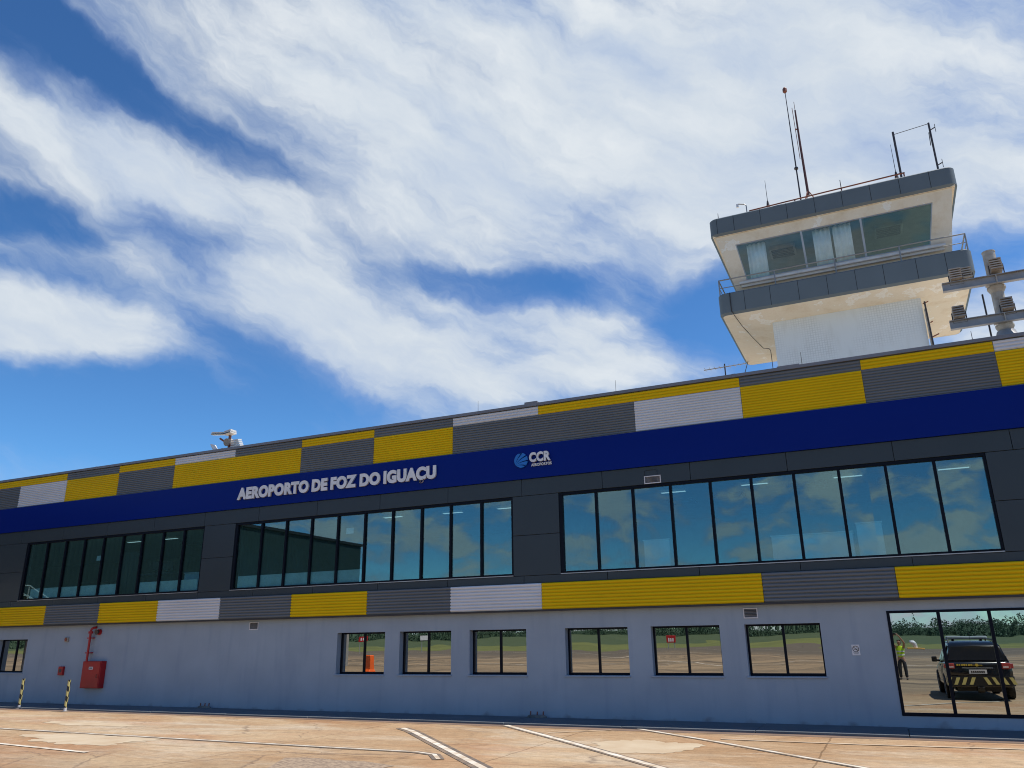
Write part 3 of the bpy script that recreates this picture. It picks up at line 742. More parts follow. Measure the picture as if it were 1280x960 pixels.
mb.tube([(-5.44, YU - .004, 6.19), (-5.36, YU - .004, 6.205), (-5.18, YU - .004, 6.205), (-5.10, YU - .004, 6.19)], .006, 6)
tag(mb.build('conduit_loop', M['black']), 'thin black conduit loop above the white framed facade vent', 'conduit')

# interior fittings seen through the upper glazing
def lamp(x, y, lx, ly, lab, grp='lit ceiling lamps on the upper floor'):
    t = thing('ceiling_lamp', lab, 'ceiling lamp', (x, y, 6.0), group=grp)
    mb = MB(); mb.box(-lx / 2 - .03, lx / 2 + .03, -ly / 2 - .03, ly / 2 + .03, -.06, 0); mb.build('frame', M['white'], t)
    mb = MB(); mb.box(-lx / 2, lx / 2, -ly / 2, ly / 2, -.068, -.061); mb.build('diffuser', M['lamp'], t)
LAB = 'lit white ceiling lamp strip behind the upper glazing'
for x, y in ((-5.2, 2.0), (-2.9, 1.9), (-.5, 2.0), (2.0, 2.2), (-10.6, 2.2), (-12.6, 2.2), (-14.8, 2.0), (-22.5, 2.6), (-25.5, 2.4), (-27.5, 2.4)):
    lamp(x, y, .7, .12, LAB)
for x, y, lx in ((-5.4, 4.0, .8), (-3.9, 3.6, .9), (-1.6, 3.0, 1.0), (.7, 3.4, 1.0), (-26.3, 4.4, .8)):
    mb = MB(); mb.box(-lx / 2, lx / 2, -.4, .4, -.05, 0); mb.box(-lx / 2 + .1, lx / 2 - .1, -.3, .3, -.062, -.051)
    tag(mb.build('ceiling_air_unit', M['interior_dark'], loc=(x, y, 6.0)), 'dark square ceiling air unit behind the upper glazing', 'air unit', 'ceiling air units on the upper floor')
def counter(x0, x1, y0, y1, h, lab):
    t = thing('reception_counter', lab, 'counter', ((x0 + x1) / 2, (y0 + y1) / 2, 3.42), group='pale counters behind the upper glazing')
    hx, hy = (x1 - x0) / 2, (y1 - y0) / 2
    mb = MB(); mb.box(-hx, hx, -hy, hy, 0, h - .03); mb.build('counter_body', M['white'], t, bevel=.01)
    mb = MB(); mb.box(-hx - .02, hx + .02, -hy - .02, hy + .02, h - .03, h); mb.build('counter_top', M['white'], t, bevel=.006)
counter(-5.75, -5.05, .45, 1.0, 1.02, 'pale counter standing alone behind the third pane of the right glazing')
counter(-2.45, -.55, .45, .95, .92, 'long pale counter behind the middle panes of the right glazing')
counter(-.45, .12, .42, .95, 1.10, 'tall pale counter at the end of the long one behind the glazing')
counter(-22.6, -21.4, .6, 1.1, .95, 'pale counter right of the dark desk behind the left glazing')
dk = thing('office_desk', 'dark desk with two black screens behind the left upper glazing', 'desk', (-23.9, .75, 3.42))
mb = MB(); mb.box(-.85, .85, -.3, .3, .94, .99); mb.box(-.83, .83, -.02, .02, .15, .94); mb.box(-.85, -.80, -.3, .3, 0, .94); mb.box(.80, .85, -.3, .3, 0, .94); mb.build('desk_frame', M['interior_dark'], dk)
for sx in (-.38, .30):
    mb = MB(); mb.box(sx - .26, sx + .26, -.03, .01, 1.10, 1.42); mb.box(sx - .03, sx + .03, -.02, .02, 1.0, 1.10); mb.box(sx - .12, sx + .12, -.09, .09, .992, 1.005); mb.build('screen', M['black'], dk)
for x, z, lab in ((-26.32, 5.03, 'white paper notice stuck inside the left upper glazing'), (-15.05, 5.27, 'white paper notice stuck inside the middle upper glazing')):
    mb = MB(); mb.box(-.14, .14, 0, .003, -.09, .09)
    tag(mb.build('paper_notice', M['sign_white'], loc=(x, -.026, z)), lab, 'notice')
mb = MB()
for x0, x1 in ((-28.6, -27.0), (-26.8, -25.4)):
    mb.tube([(x0, 1.1, 3.42), (x0, 1.1, 4.25), (x1, 1.1, 4.25), (x1, 1.1, 3.42)], .022, 8); mb.tube([(x0, 1.1, 3.85), (x1, 1.1, 3.85)], .016, 8)
tag(mb.build('guard_rail', M['black']), 'black tubular guard rail inside the left upper glazing', 'railing')

# ------------------------------------------------------------------ signs
def text_mesh(body, size, bold, ext, sx=1.0):
    c = bpy.data.curves.new('txt', 'FONT'); c.body = body; c.size = size; c.offset = bold; c.extrude = ext
    c.resolution_u = 4; c.space_character = 1.07; c.align_x = 'LEFT'
    o = bpy.data.objects.new('txt', c); COL.objects.link(o)
    bpy.context.view_layer.update()
    dg = bpy.context.evaluated_depsgraph_get()
    me = bpy.data.meshes.new_from_object(o.evaluated_get(dg))
    bpy.data.objects.remove(o)
    me.transform(Matrix.Diagonal((sx, 1, 1, 1)))
    return me
def mesh_obj(me, name, mats, parent, loc, rot):
    me.materials.clear()
    for m in mats: me.materials.append(m)
    if len(mats) > 1:
        for p in me.polygons: p.material_index = 0 if abs(p.normal.z) > .9 else 1
    o = bpy.data.objects.new(name, me); COL.objects.link(o); o.parent = parent; o.location = loc; o.rotation_euler = rot
    return o
UP = (R(90), 0, 0)
sg = thing('name_sign', 'raised white letters reading AEROPORTO DE FOZ DO IGUAÇU on blue band', 'sign', (-19.66, -.175, 6.63))
CAPH = .352
words_ = ['AEROPORTO', 'DE', 'FOZ', 'DO', 'IGUAÇU']
mes = [text_mesh(w_, CAPH / .70, .031, .028, 1.0) for w_ in words_]
ext = [(min(v.co.x for v in m.vertices), max(v.co.x for v in m.vertices)) for m in mes]
gap = .135
total = sum(b - a for a, b in ext) + gap * 4
k = 7.82 / total
x = 0
for m, (a, b), w_ in zip(mes, ext, words_):
    m.transform(Matrix.Translation((-a, 0, 0))); m.transform(Matrix.Diagonal((k, 1, 1, 1)))
    mesh_obj(m, 'word', [M['letter'], M['letter_side']], sg, (x, -.04, 0), UP)
    x += (b - a + gap) * k
lg = thing('logo_sign', 'blue disc emblem with white raised CCR AEROPORTOS lettering on the blue band', 'sign', (-9.02, -.175, 6.85))
def disc_logo():
    """blue disc cut by dark curved rays that fan out from its lower left"""
    mb = MB(); Rr = .215; n = 48; rays = []
    for a in (8, 27, 47, 69):
        rays.append(a)
    def blade(a0, a1):
        # region between two arcs leaving the pivot, clipped to the disc
        piv = Vector((-.20, -.135))
        def edge(a):
            pts = []
            for i in range(13):
                t = i / 12
                ang = R(a + 16 * (1 - t) * 1.0)
                pts.append(piv + Vector((cos(ang), sin(ang))) * (.03 + t * .50))
            return pts
        E0, E1 = edge(a0), edge(a1)
        poly = E0 + E1[::-1]
        out = []
        for p in poly:
            l = p.length
            out.append(p if l <= Rr else p * (Rr / l))
        return out
    for a0, a1 in ((-38, -14), (-8, 9), (14, 30), (35, 50), (55, 84)):
        P = blade(a0, a1)
        h = len(P) // 2
        vs = []
        for yv in (-.055, -.02):
            vs += [(p.x, yv, p.y) for p in P]
        N_ = len(P)
        fs = []
        for i in range(h - 1):
            j = N_ - 1 - i
            fs.append((i, i + 1, j - 1, j)); fs.append((N_ + i, N_ + j, N_ + j - 1, N_ + i + 1))
        for i in range(N_):
            fs.append((i, N_ + i, N_ + (i + 1) % N_, (i + 1) % N_))
        mb.add(vs, fs)
    return mb
disc_logo().build('emblem', M['logo_blue'], lg)
me = text_mesh('CCR', .36, .018, .03); xs = [v.co.x for v in me.vertices]; me.transform(Matrix.Translation((-min(xs), 0, 0))); me.transform(Matrix.Diagonal((.66 / (max(xs) - min(xs)), 1, 1, 1)))
mesh_obj(me, 'lettering', [M['letter'], M['letter_side']], lg, (.265, -.05, -.075), UP)
me = text_mesh('AEROPORTOS', .108, .0035, .012); xs = [v.co.x for v in me.vertices]; me.transform(Matrix.Translation((-min(xs), 0, 0))); me.transform(Matrix.Diagonal((.63 / (max(xs) - min(xs)), 1, 1, 1)))
mesh_obj(me, 'caption', [M['letter'], M['letter_side']], lg, (.31, -.03, -.205), UP)

ns = thing('no_smoking_sign', 'small white no smoking notice on the wall left of the glazed entrance', 'sign', (-.83, -.001, 1.605))
mb = MB(); mb.box(-.085, .085, -.006, 0, -.115, .115); mb.build('plate', M['sign_white'], ns)
mb = MB()
ring = [(.062 * cos(2 * pi * k / 28), -.0075, .022 + .062 * sin(2 * pi * k / 28)) for k in range(29)]
mb.tube(ring, .006, 6, caps=False); mb.tube([(-.043, -.0075, .066), (.043, -.0075, -.022)], .006, 6)
mb.box(-.040, .022, -.009, -.0062, .010, .021); mb.box(.026, .038, -.009, -.0062, .010, .021)
mb.tube([(.032, -.0075, .028), (.028, -.0075, .042), (.014, -.0075, .046)], .004, 5)
mb.build('pictogram', M['black'], ns)
mb = MB(); mb.box(-.06, .06, -.0075, -.0062, -.066, -.058); mb.box(-.048, .048, -.0075, -.0062, -.088, -.080); mb.build('small_print', M['black'], ns)

# ------------------------------------------------------------------ fire hose cabinet and other wall devices
fc = thing('fire_hose_cabinet', 'red fire hose cabinet hung on the blue grey wall under a red pipe', 'cabinet', (-25.65, -.001, .985))
mb = MB(); mb.box(-.46, .46, -.22, 0, -.445, .445); mb.build('cabinet_body', M['red'], fc, bevel=.012)
mb = MB(); mb.box(-.435, .435, -.238, -.222, -.42, .42); d = mb.build('door', M['red'], fc, bevel=.006)
mb = MB(); mb.box(-.10, .10, -.242, -.2385, .17, .26); mb.build('sticker', M['sign_white'], d)
mb = MB(); mb.box(-.075, .075, -.2435, -.2423, .20, .235); mb.build('sticker_mark', M['black'], d)
mb = MB(); mb.tube([(.36, -.24, 0), (.36, -.275, 0), (.36, -.275, -.10), (.36, -.24, -.10)], .010, 8); mb.build('handle', M['black'], d)
pp = thing('fire_water_pipe', 'red water pipe running up the wall from the fire cabinet', 'pipe', (-26.02, -.16, 1.44))
mb = MB(); mb.tube([(0, 0, -.01), (0, 0, 1.02), (.02, .01, 1.08), (.06, .06, 1.12), (.08, .15, 1.13)], .040, 12); mb.build('pipe_run', M['red'], pp, smooth=True, auto=40)
mb = MB()
for z in (.25, .75): mb.box(-.075, .075, -.06, .155, z, z + .035)
mb.build('clamp', M['red'], pp)
mb = MB(); mb.tube([(0, 0, .92), (0, 0, 1.0)], .078, 12); mb.build('coupling', M['red'], pp)
sr = thing('alarm_siren', 'dark red alarm siren beside the top of the red pipe', 'siren', (-25.74, -.001, 2.41))
mb = MB(); mb.tube([(0, 0, 0), (0, -.07, 0)], .10, 18); mb.build('base_plate', M['red'], sr)
mb = MB(); mb.tube([(0, -.07, 0), (0, -.11, 0), (0, -.16, -.01)], [.06, .07, .09], 18); mb.build('horn', M['antenna'], sr)
jb = thing('junction_box', 'small grey junction box with reddish cover high on the wall', 'junction box', (-27.4, -.001, 2.17))
mb = MB(); mb.box(-.09, .09, -.06, 0, -.08, .08); mb.build('box_body', M['lamp_body'], jb, bevel=.01)
mb = MB(); mb.tube([(0, -.06, .01), (0, -.085, .01)], .06, 14); mb.build('cover', M['rust'], jb)
cp = thing('fire_call_point', 'small red fire call point box on the wall behind the bollards', 'call point', (-27.42, -.001, 1.10))
mb = MB(); mb.box(-.12, .12, -.09, 0, -.15, .15); mb.build('box_body', M['red'], cp, bevel=.012)
mb = MB(); mb.box(-.07, .07, -.094, -.091, -.05, .06); mb.build('glass_plate', M['antenna'], cp)

# bollards: slim posts with spiral black and yellow bands
def bollard(x, y, lab):
    t = thing('bollard', lab, 'bollard', (x, y, GZ), group='striped bollards at the wall')
    n, Hh, r_ = 14, .96, .045
    rows = 48; mb = MB()
    ring = [[(r_ * cos(2 * pi * k / n), r_ * sin(2 * pi * k / n), Hh * i / rows) for k in range(n)] for i in range(rows + 1)]
    vs = [q for r in ring for q in r]; b0 = len(mb.v); mb.v += vs
    for i in range(rows):
        for k in range(n):
            z = Hh * (i + .5) / rows; a = k / n
            ph = (z / .30 + a * .55) % 1.0
            mi = 1 if ph < .5 else 0
            if z < .12: mi = 2
            mb.f.append([i * n + k, i * n + (k + 1) % n, (i + 1) * n + (k + 1) % n, (i + 1) * n + k]); mb.m.append(mi)
    mb.f.append(list(range(rows * n, rows * n + n))); mb.m.append(0)
    mb.build('post', [M['black'], M['stripe_yellow'], M['sign_white']], t, smooth=True, auto=50)
    mb = MB(); mb.tube([(0, 0, 0), (0, 0, .025)], .10, 16); mb.build('base_plate', M['lamp_body'], t)
    return t
bx, by = G(-26.54, -2.02); bollard(bx, by, 'black and yellow striped post nearer the far left wall window')
bx, by = G(-23.78, -2.41); bollard(bx, by, 'black and yellow striped post in front of the red fire cabinet')
# rough stubs of removed pipework at the wall foot
def stub(x, lab):
    t = thing('pipe_stub', lab, 'pipe stub', (x, -.14, .003), group='rough pipe stubs at the wall foot')
    mb = MB(); n = 12
    mb.loft([[(.30 * s * cos(2 * pi * k / n) * (1 + .12 * sin(5 * k)), .085 * s * sin(2 * pi * k / n), z) for k in range(n)] for s, z in ((1, 0), (.96, .035), (.8, .06))])
    mb.build('concrete_base', M['rock'], t)
    for px in (-.17, .02, .19):
        mb = MB(); mb.tube([(px, 0, .04), (px + .01, 0, .14 + .05 * abs(px))], .018, 8); mb.build('pipe_end', M['rust'], t)
stub(-8.75, 'rough concrete stub with pipe ends below the third small window')
stub(-20.3, 'rough concrete stub with pipe ends at wall foot far left of small windows')

# ------------------------------------------------------------------ control tower
TW = thing('control_tower', 'square control tower with outward leaning glazed cab above the terminal roof', 'control tower', (.05, 11.25, 0))
TO = Vector((.05, 11.25, 0))
def tb(mb, name, m, parent=TW, **k):
    off = TO
    mb.v = [tuple(Vector(p) - off) for p in mb.v]
    return mb.build(name, m, parent, **k)
def rrect(x0, x1, y0, y1, r, z, n=5):
    pts = []
    for cx, cy, a0 in ((x1 - r, y0 + r, -90), (x1 - r, y1 - r, 0), (x0 + r, y1 - r, 90), (x0 + r, y0 + r, 180)):
        for i in range(n + 1):
            a = R(a0 + 90 * i / n); pts.append((cx + r * cos(a), cy + r * sin(a), z))
    return pts
mb = MB(); mb.box(-2.5, 2.6, 9.05, 13.45, 8.2, 13.42); tb(mb, 'shaft', M['mosaic'])
def fascia(name, x0, x1, y0, y1, z0, z1, seams, wall=.16):
    mb = MB()
    lip = rrect(x0 + .09, x1 - .09, y0 + .09, y1 - .09, .22, z0)
    rings = [lip, rrect(x0, x1, y0, y1, .28, z0 + .08), rrect(x0, x1, y0, y1, .28, z1 - .05), rrect(x0 + .05, x1 - .05, y0 + .05, y1 - .05, .25, z1),
             rrect(x0 + wall, x1 - wall, y0 + wall, y1 - wall, .18, z1), rrect(x0 + wall, x1 - wall, y0 + wall, y1 - wall, .18, z1 - .4)]
    mb.loft(rings, 0, caps=False)
    for s in seams: mb.box(s - .008, s + .008, y0 - .003, y0 + .02, z0 + .08, z1 - .03, 1)
    w_ = (y1 - y0) / 6
    for i in range(1, 6):
        for xx in (x0, x1): mb.box(xx - (.003 if xx == x0 else .02), xx + (.02 if xx == x0 else .003), y0 + w_ * i - .008, y0 + w_ * i + .008, z0 + .08, z1 - .03, 1)
    return tb(mb, name, [M['tower_grey'], M['joint']], smooth=True, auto=35)
LF = (-4.29, 4.31, 8.0, 14.5)
fascia('balcony_fascia', *LF, 13.58, 14.48, [-3.83, -3.3, -2.36, -1.36, -.36, .6, 1.52, 2.57, 3.48])
mb = MB()
lip = rrect(LF[0] + .092, LF[1] - .092, LF[2] + .092, LF[3] - .092, .22, 13.582)
inn = [(2.6, 9.05, 13.36), (2.6, 13.45, 13.36), (-2.5, 13.45, 13.36), (-2.5, 9.05, 13.36)]
vs = lip + inn; q = len(lip); per = q // 4
fs = []
for c in range(4):
    for i in range(per - 1): fs.append((c * per + i, c * per + i + 1, q + c))
    fs.append((c * per + per - 1, ((c + 1) * per) % q, q + (c + 1) % 4, q + c))
mb.add(vs, fs)
tb(mb, 'balcony_soffit', M['cream'])
mb = MB(); mb.box(-4.1, 4.12, 8.18, 14.3, 14.0, 14.08); tb(mb, 'balcony_floor', M['roof'])
# cab walls
BT = [(-3.47, 8.62), (3.71, 8.62), (3.71, 13.9), (-3.47, 13.9)]; ZB = 14.08
TP = [(-4.16, 8.115), (4.14, 8.115), (4.14, 14.38), (-4.16, 14.38)]; ZT = 16.935
def on_side(i, u, z):
    """point on the leaning wall i at horizontal fraction or absolute x, height z"""
    t = (z - ZB) / (ZT - ZB)
    a = Vector((*BT[i], ZB)).lerp(Vector((*TP[i], ZT)), t); b = Vector((*BT[(i + 1) % 4], ZB)).lerp(Vector((*TP[(i + 1) % 4], ZT)), t)
    return a.lerp(b, u)
def front(x, z):
    t = (z - ZB) / (ZT - ZB); return Vector((x, 8.62 + (8.115 - 8.62) * t, z))
frames, glasses = [], []
mb = MB()
def cab_wall(corners, hole, inward):
    """corners and hole: BL BR TR TL; a framed wall with a reveal"""
    n = inward * .14
    vs = list(corners) + list(hole) + [p + n for p in hole] + [p + n for p in corners]
    fs = []
    for k in range(4):
        k2 = (k + 1) % 4
        fs += [(k, k2, 4 + k2, 4 + k), (4 + k, 4 + k2, 8 + k2, 8 + k), (12 + k2, 12 + k, 8 + k, 8 + k2)]
    mb.add(vs, fs)
fh = [front(-3.19, 15.05), front(3.18, 15.05), front(3.47, 16.56), front(-3.43, 16.52)]
cab_wall([on_side(0, 0, ZB), on_side(0, 1, ZB), on_side(0, 1, ZT), on_side(0, 0, ZT)], fh, Vector((0, 1, 0)))
holes = [fh]
for i, inw in ((1, Vector((-1, 0, 0))), (2, Vector((0, -1, 0))), (3, Vector((1, 0, 0)))):
    h = [on_side(i, .07, 15.05), on_side(i, .93, 15.05), on_side(i, .92, 16.54), on_side(i, .08, 16.54)]
    cab_wall([on_side(i, 0, ZB), on_side(i, 1, ZB), on_side(i, 1, ZT), on_side(i, 0, ZT)], h, inw)
    holes.append(h)
tb(mb, 'cab_wall', M['cream'])
def bar(mb, p, q_, n, w, d):
    """rectangular bar from p to q_, n = outward direction"""
    t = (q_ - p).normalized(); s = t.cross(n).normalized() * w / 2; nn = s.cross(t).normalized() * d / 2
    vs = [p + s + nn, p - s + nn, p - s - nn, p + s - nn, q_ + s + nn, q_ - s + nn, q_ - s - nn, q_ + s - nn]
    mb.add(vs, [(0, 1, 2, 3), (7, 6, 5, 4), (0, 4, 5, 1), (1, 5, 6, 2), (2, 6, 7, 3), (3, 7, 4, 0)])
INW = [Vector((0, 1, 0)), Vector((-1, 0, 0)), Vector((0, -1, 0)), Vector((1, 0, 0))]
for i, h in enumerate(holes):
    inw = INW[i]; o_ = [p + inw * .05 for p in h]
    fm = MB()
    for k in range(4): bar(fm, o_[k], o_[(k + 1) % 4], inw, .07, .06)
    fr = [(.352, .345), (.655, .652)] if i == 0 else [(.33, .33), (.66, .66)]
    for a, b in fr:
        bar(fm, o_[0].lerp(o_[1], a if i else (-.96 + 3.19) / 6.37), o_[3].lerp(o_[2], b if i else (-1.0 + 3.43) / 6.9), inw, .07, .06) if (a, b) == fr[0] else bar(fm, o_[0].lerp(o_[1], a if i else (1.08 + 3.19) / 6.37), o_[3].lerp(o_[2], b if i else (1.08 + 3.43) / 6.9), inw, .07, .06)
    fo = tb(fm, 'cab_window', M['sill_alu'])
    splits = [0, .35, .67, 1]
    for k in range(3):
        gm = MB(); g0 = [p + inw * .055 for p in h]
        a, b = splits[k], splits[k + 1]
        vs = [g0[0].lerp(g0[1], a), g0[0].lerp(g0[1], b), g0[3].lerp(g0[2], b), g0[3].lerp(g0[2], a)]
        vs += [p + inw * .008 for p in vs]
        gm.add(vs, [(0, 1, 2, 3), (7, 6, 5, 4), (0, 4, 5, 1), (2, 6, 7, 3), (1, 5, 6, 2), (0, 3, 7, 4)])
        tb(gm, 'cab_pane', M['glass_cab_green'] if (i == 0 and k == 2) else M['glass_cab'], fo)
mb = MB(); mb.box(-3.45, 3.62, 8.28, 8.62, 14.86, 14.95); mb.box(-3.4, 3.57, 8.40, 8.66, 14.76, 14.86); tb(mb, 'window_ledge', M['white'], bevel=.01)
fascia('roof_fascia', -4.33, 4.33, 7.97, 14.52, 16.94, 17.72, [-4.02, -3.37, -2.36, -1.38, -.38, .58, 1.55, 2.52, 3.5])
mb = MB(); mb.box(-4.24, 4.24, 8.06, 14.43, 16.945, 17.15); tb(mb, 'roof_slab', M['cream'])
mb = MB(); mb.box(-3.9, 4.0, 8.5, 14.0, 16.90, 16.94); tb(mb, 'cab_ceiling', M['ceiling'])
# balcony and roof railings
mb = MB(); z = 15.08
c4 = [(-4.2, 8.12), (4.22, 8.12), (4.22, 14.38), (-4.2, 14.38)]
for a, b in zip(c4, c4[1:] + c4[:1]):
    mb.tube([(*a, z), (*b, z)], .025, 8); mb.tube([(*a, 14.75), (*b, 14.75)], .016, 6)
for px in (-4.2, -2.13, 0, 2.15, 4.22):
    for py in (8.12, 14.38): mb.tube([(px, py, 14.05), (px, py, z)], .025, 8)
for py in (10.2, 12.3):
    for px in (-4.2, 4.22): mb.tube([(px, py, 14.05), (px, py, z)], .025, 8)
tb(mb, 'balcony_railing', M['rail'], smooth=True, auto=50)
mb = MB(); mb.tube([(-2.75, 8.12, 17.80), (0, 8.12, 17.87), (2.78, 8.12, 17.93)], .028, 8)
for px in (-2.75, -1.05, .62, 2.75): mb.tube([(px, 8.12, 17.4), (px, 8.12, 17.87 + px * .024)], .024, 8)
tb(mb, 'roof_railing', M['rust'], smooth=True, auto=50)
# rain pipe on the right of the shaft
mb = MB(); mb.tube([(2.68, 9.0, 8.2), (2.68, 9.0, 12.9)], .045, 10); tb(mb, 'down_pipe', M['pole_paint'])

# things in and on the tower
def curtain(x0, x1, z0, z1, y, lab):
    n = 40; mb = MB(); top = []; 
    for zz, sh in ((z0, .0), (z1, -.0)):
        t = (zz - 14.08) / (16.935 - 14.08); yy = y + 8.62 - .505 * t
        for k in range(n + 1):
            u = k / n; top.append((x0 + (x1 - x0) * u, yy + .03 * sin(u * 2 * pi * (x1 - x0) * 6) , zz))
    mb.add(top, [(k, k + 1, n + 2 + k, n + 1 + k) for k in range(n)])
    o = mb.build('curtain', M['curtain'], smooth=True)
    s = o.modifiers.new('thick', 'SOLIDIFY'); s.thickness = .004
    return tag(o, lab, 'curtain', 'pale curtains in the tower cab')
curtain(-3.05, -2.35, 14.95, 16.5, .25, 'pale curtain at the left end of the tower cab window')
curtain(-.62, .0, 14.95, 16.55, .25, 'left of the two pale curtains in the middle cab pane')
curtain(.08, .72, 14.95, 16.55, .25, 'right of the two pale curtains in the middle cab pane')
for x, lab in ((-1.85, 'louvred air unit on the cab ceiling behind the left pane'), (2.05, 'louvred air unit on the cab ceiling behind the green pane')):
    t = thing('cab_air_unit', lab, 'air unit', (x, 10.2, 16.9), group='air units on the cab ceiling')
    mb = MB(); mb.box(-.5, .5, -.45, .45, -.16, 0); mb.build('unit_body', M['steel'], t, bevel=.02)
    mb = MB()
    for k in range(6): mb.box(-.42, .42, -.38 + k * .14, -.30 + k * .14, -.175, -.161)
    mb.build('louvre', M['interior_dark'], t)
mb = MB(); mb.box(-2.2, -1.2, 9.0, 9.6, 14.09, 14.85); mb.box(-2.1, -1.75, 9.2, 9.25, 14.86, 15.25); mb.box(-1.68, -1.35, 9.2, 9.25, 14.86, 15.2)
tag(mb.build('control_desk', M['interior_dark']), 'dark control desk with screens inside the tower cab', 'desk')

def whip(x, z0, z1, r0, lab, base=0, bm='antenna', y=8.35, name='whip_antenna', ball=False):
    t = thing(name, lab, 'antenna', (x, y, z0))
    h = z1 - z0
    mb = MB(); mb.tube([(0, 0, 0), (0, 0, h * .5), (0, 0, h)], [r0, r0 * .8, r0 * .45], 8); mb.build('rod', M[bm], t)
    if base:
        mb = MB(); mb.tube([(0, 0, 0), (0, 0, base)], [.055, .045], 10); mb.build('base', M['sign_white'], t)
        mb = MB(); mb.tube([(0, 0, base), (0, 0, base + .25)], [.07, .03], 10); mb.build('loading_coil', M['antenna'], t)
    if ball:
        mb = MB(); mb.loft([[(rr * cos(2 * pi * k / 10), rr * sin(2 * pi * k / 10), h + zz) for k in range(10)] for rr, zz in ((.03, -.02), (.085, .05), (.085, .18), (.03, .26))]); mb.build('tip_light', M['rust'], t)
        mb = MB(); mb.tube([(0, 0, h * .33), (0, 0, h * .33 + .07)], .075, 10); mb.build('collar', M['antenna'], t)
        mb = MB(); mb.tube([(0, 0, 0), (0, 0, .30)], .045, 8); mb.build('base', M['rust'], t)
    return t
whip(-.84, 17.5, 22.85, .030, 'tallest thin mast on the tower roof with a ball at its tip', ball=True, name='lightning_mast')
whip(-2.05, 17.5, 19.1, .014, 'short whip antenna near the left end of the tower roof', .42)
whip(2.52, 17.5, 19.35, .014, 'short whip antenna beside the antenna frame on the tower roof', .42)
t = thing('tripod_mast', 'dark red mast on orange tripod legs on the tower roof', 'antenna', (-.55, 8.4, 17.5))
mb = MB(); mb.tube([(0, 0, .55), (-.02, 0, 2.8), (-.02, 0, 4.45)], [.05, .042, .030], 8); mb.tube([(-.02, 0, 4.45), (-.02, 0, 4.85)], .010, 6); mb.build('mast', mat('mast_red', (.10, .035, .03), .6), t)
for k in range(3):
    a = R(90 + 120 * k + 30); mb = MB(); mb.tube([(0, 0, .78), (.38 * cos(a), .38 * sin(a), 0)], .022, 6); mb.build('leg', M['rust'], t)
mb = MB(); mb.tube([(0, 0, 3.55), (-.12, 0, 3.58)], .03, 6); mb.tube([(-.10, 0, 2.2), (-.12, 0, 4.6)], .012, 6); mb.build('side_rod', M['rust'], t)
t = thing('wire_antenna_frame', 'two dark posts joined by a high wire on the tower roof', 'antenna', (2.68, 8.4, 17.5))
mb = MB(); mb.tube([(0, 0, 0), (0, 0, 2.38)], .04, 8); mb.build('post', M['antenna'], t)
mb = MB(); mb.tube([(1.2, 0, 0), (1.2, 0, 2.4)], .035, 8); mb.build('post', M['antenna'], t)
mb = MB(); mb.tube([(0, 0, 2.27), (1.2, 0, 2.37)], .012, 6); mb.build('wire', M['antenna'], t)
mb = MB()
for z in (2.1, .6): mb.tube([(1.2, 0, z - .02), (1.38, 0, z + .06)], .02, 6); mb.tube([(1.38, 0, z - .14), (1.38, 0, z + .2)], .010, 6)
mb.tube([(1.13, 0, 1.45), (1.15, 0, 2.0)], .014, 6); mb.build('dipole', M['antenna'], t)
t = thing('roof_camera', 'small hooked camera arm at the left end of the tower roof rail', 'camera', (-2.86, 8.3, 17.5))
mb = MB(); mb.tube([(0, 0, 0), (0, 0, .66), (-.06, 0, .73), (-.28, 0, .80), (-.33, 0, .78)], .022, 8); mb.build('arm', M['rail'], t)
mb = MB(); mb.tube([(-.33, 0, .80), (-.33, 0, .66)], .045, 10); mb.build('camera_dome', M['sign_white'], t)
def rod(x, y, z0, z1, r, lab, m='antenna', grp=None):
    mb = MB(); mb.tube([(0, 0, 0), (0, 0, z1 - z0)], [r, r * .6], 6); mb.tube([(0, 0, 0), (0, 0, .06)], r * 2.2, 8)
    return tag(mb.build('lightning_rod', M[m], loc=(x, y, z0)), lab, 'lightning rod', grp)
rod(-3.95, 8.1, 17.6, 17.98, .018, 'tiny rod on the left corner of the tower roof')
rod(.62, 8.2, 17.7, 18.28, .02, 'short rod in the middle of the tower roof rail')
GR = 'thin lightning rods on the terminal parapet'
rod(-10.63, .2, 8.53, 8.98, .007, 'thin lightning rod on parapet above the grey and white panels', grp=GR)
rod(-6.2, .2, 8.53, 8.98, .007, 'thin lightning rod on parapet above the long yellow strip', grp=GR)
rod(-1.15, .2, 8.53, 8.98, .009, 'thin lightning rod on parapet in front of the tower shaft', grp=GR)
rod(2.74, .2, 8.53, 8.86, .009, 'thin lightning rod on parapet between tower and floodlight mast', grp=GR)
# dark aerial pole fixed at the shaft's right edge
t = thing('side_aerial', 'thin rusty aerial pole at the right edge of the tower shaft', 'antenna', (2.74, 8.85, 8.2))
mb = MB(); mb.tube([(0, 0, 0), (-.02, 0, 2.0), (-.06, 0, 4.92)], .03, 8); mb.build('pole', M['antenna'], t)
mb = MB(); mb.tube([(-.12, 0, 4.85), (.06, 0, 4.9)], .02, 6); mb.tube([(-.06, 0, 3.55), (.2, 0, 3.65)], .022, 6); mb.tube([(0, 0, 4.1), (0.08, 0, 4.14)], .02, 6); mb.build('bracket', M['rust'], t)
mb = MB(); mb.tube([(-3.82, 7.975, 14.45), (-3.81, 7.97, 13.70), (-3.74, 8.06, 13.52), (-3.62, 8.9, 13.40), (-3.42, 10.2, 13.33), (-3.15, 11.2, 13.15), (-2.85, 10.2, 12.75), (-2.74, 9.6, 12.45), (-2.72, 9.45, 12.1), (-2.72, 9.4, 11.2), (-2.72, 9.2, 8.3)], .013, 6)
tag(mb.build('hanging_cable', M['cable'], smooth=True), 'black cable sagging under the tower balcony beside the shaft', 'cable')
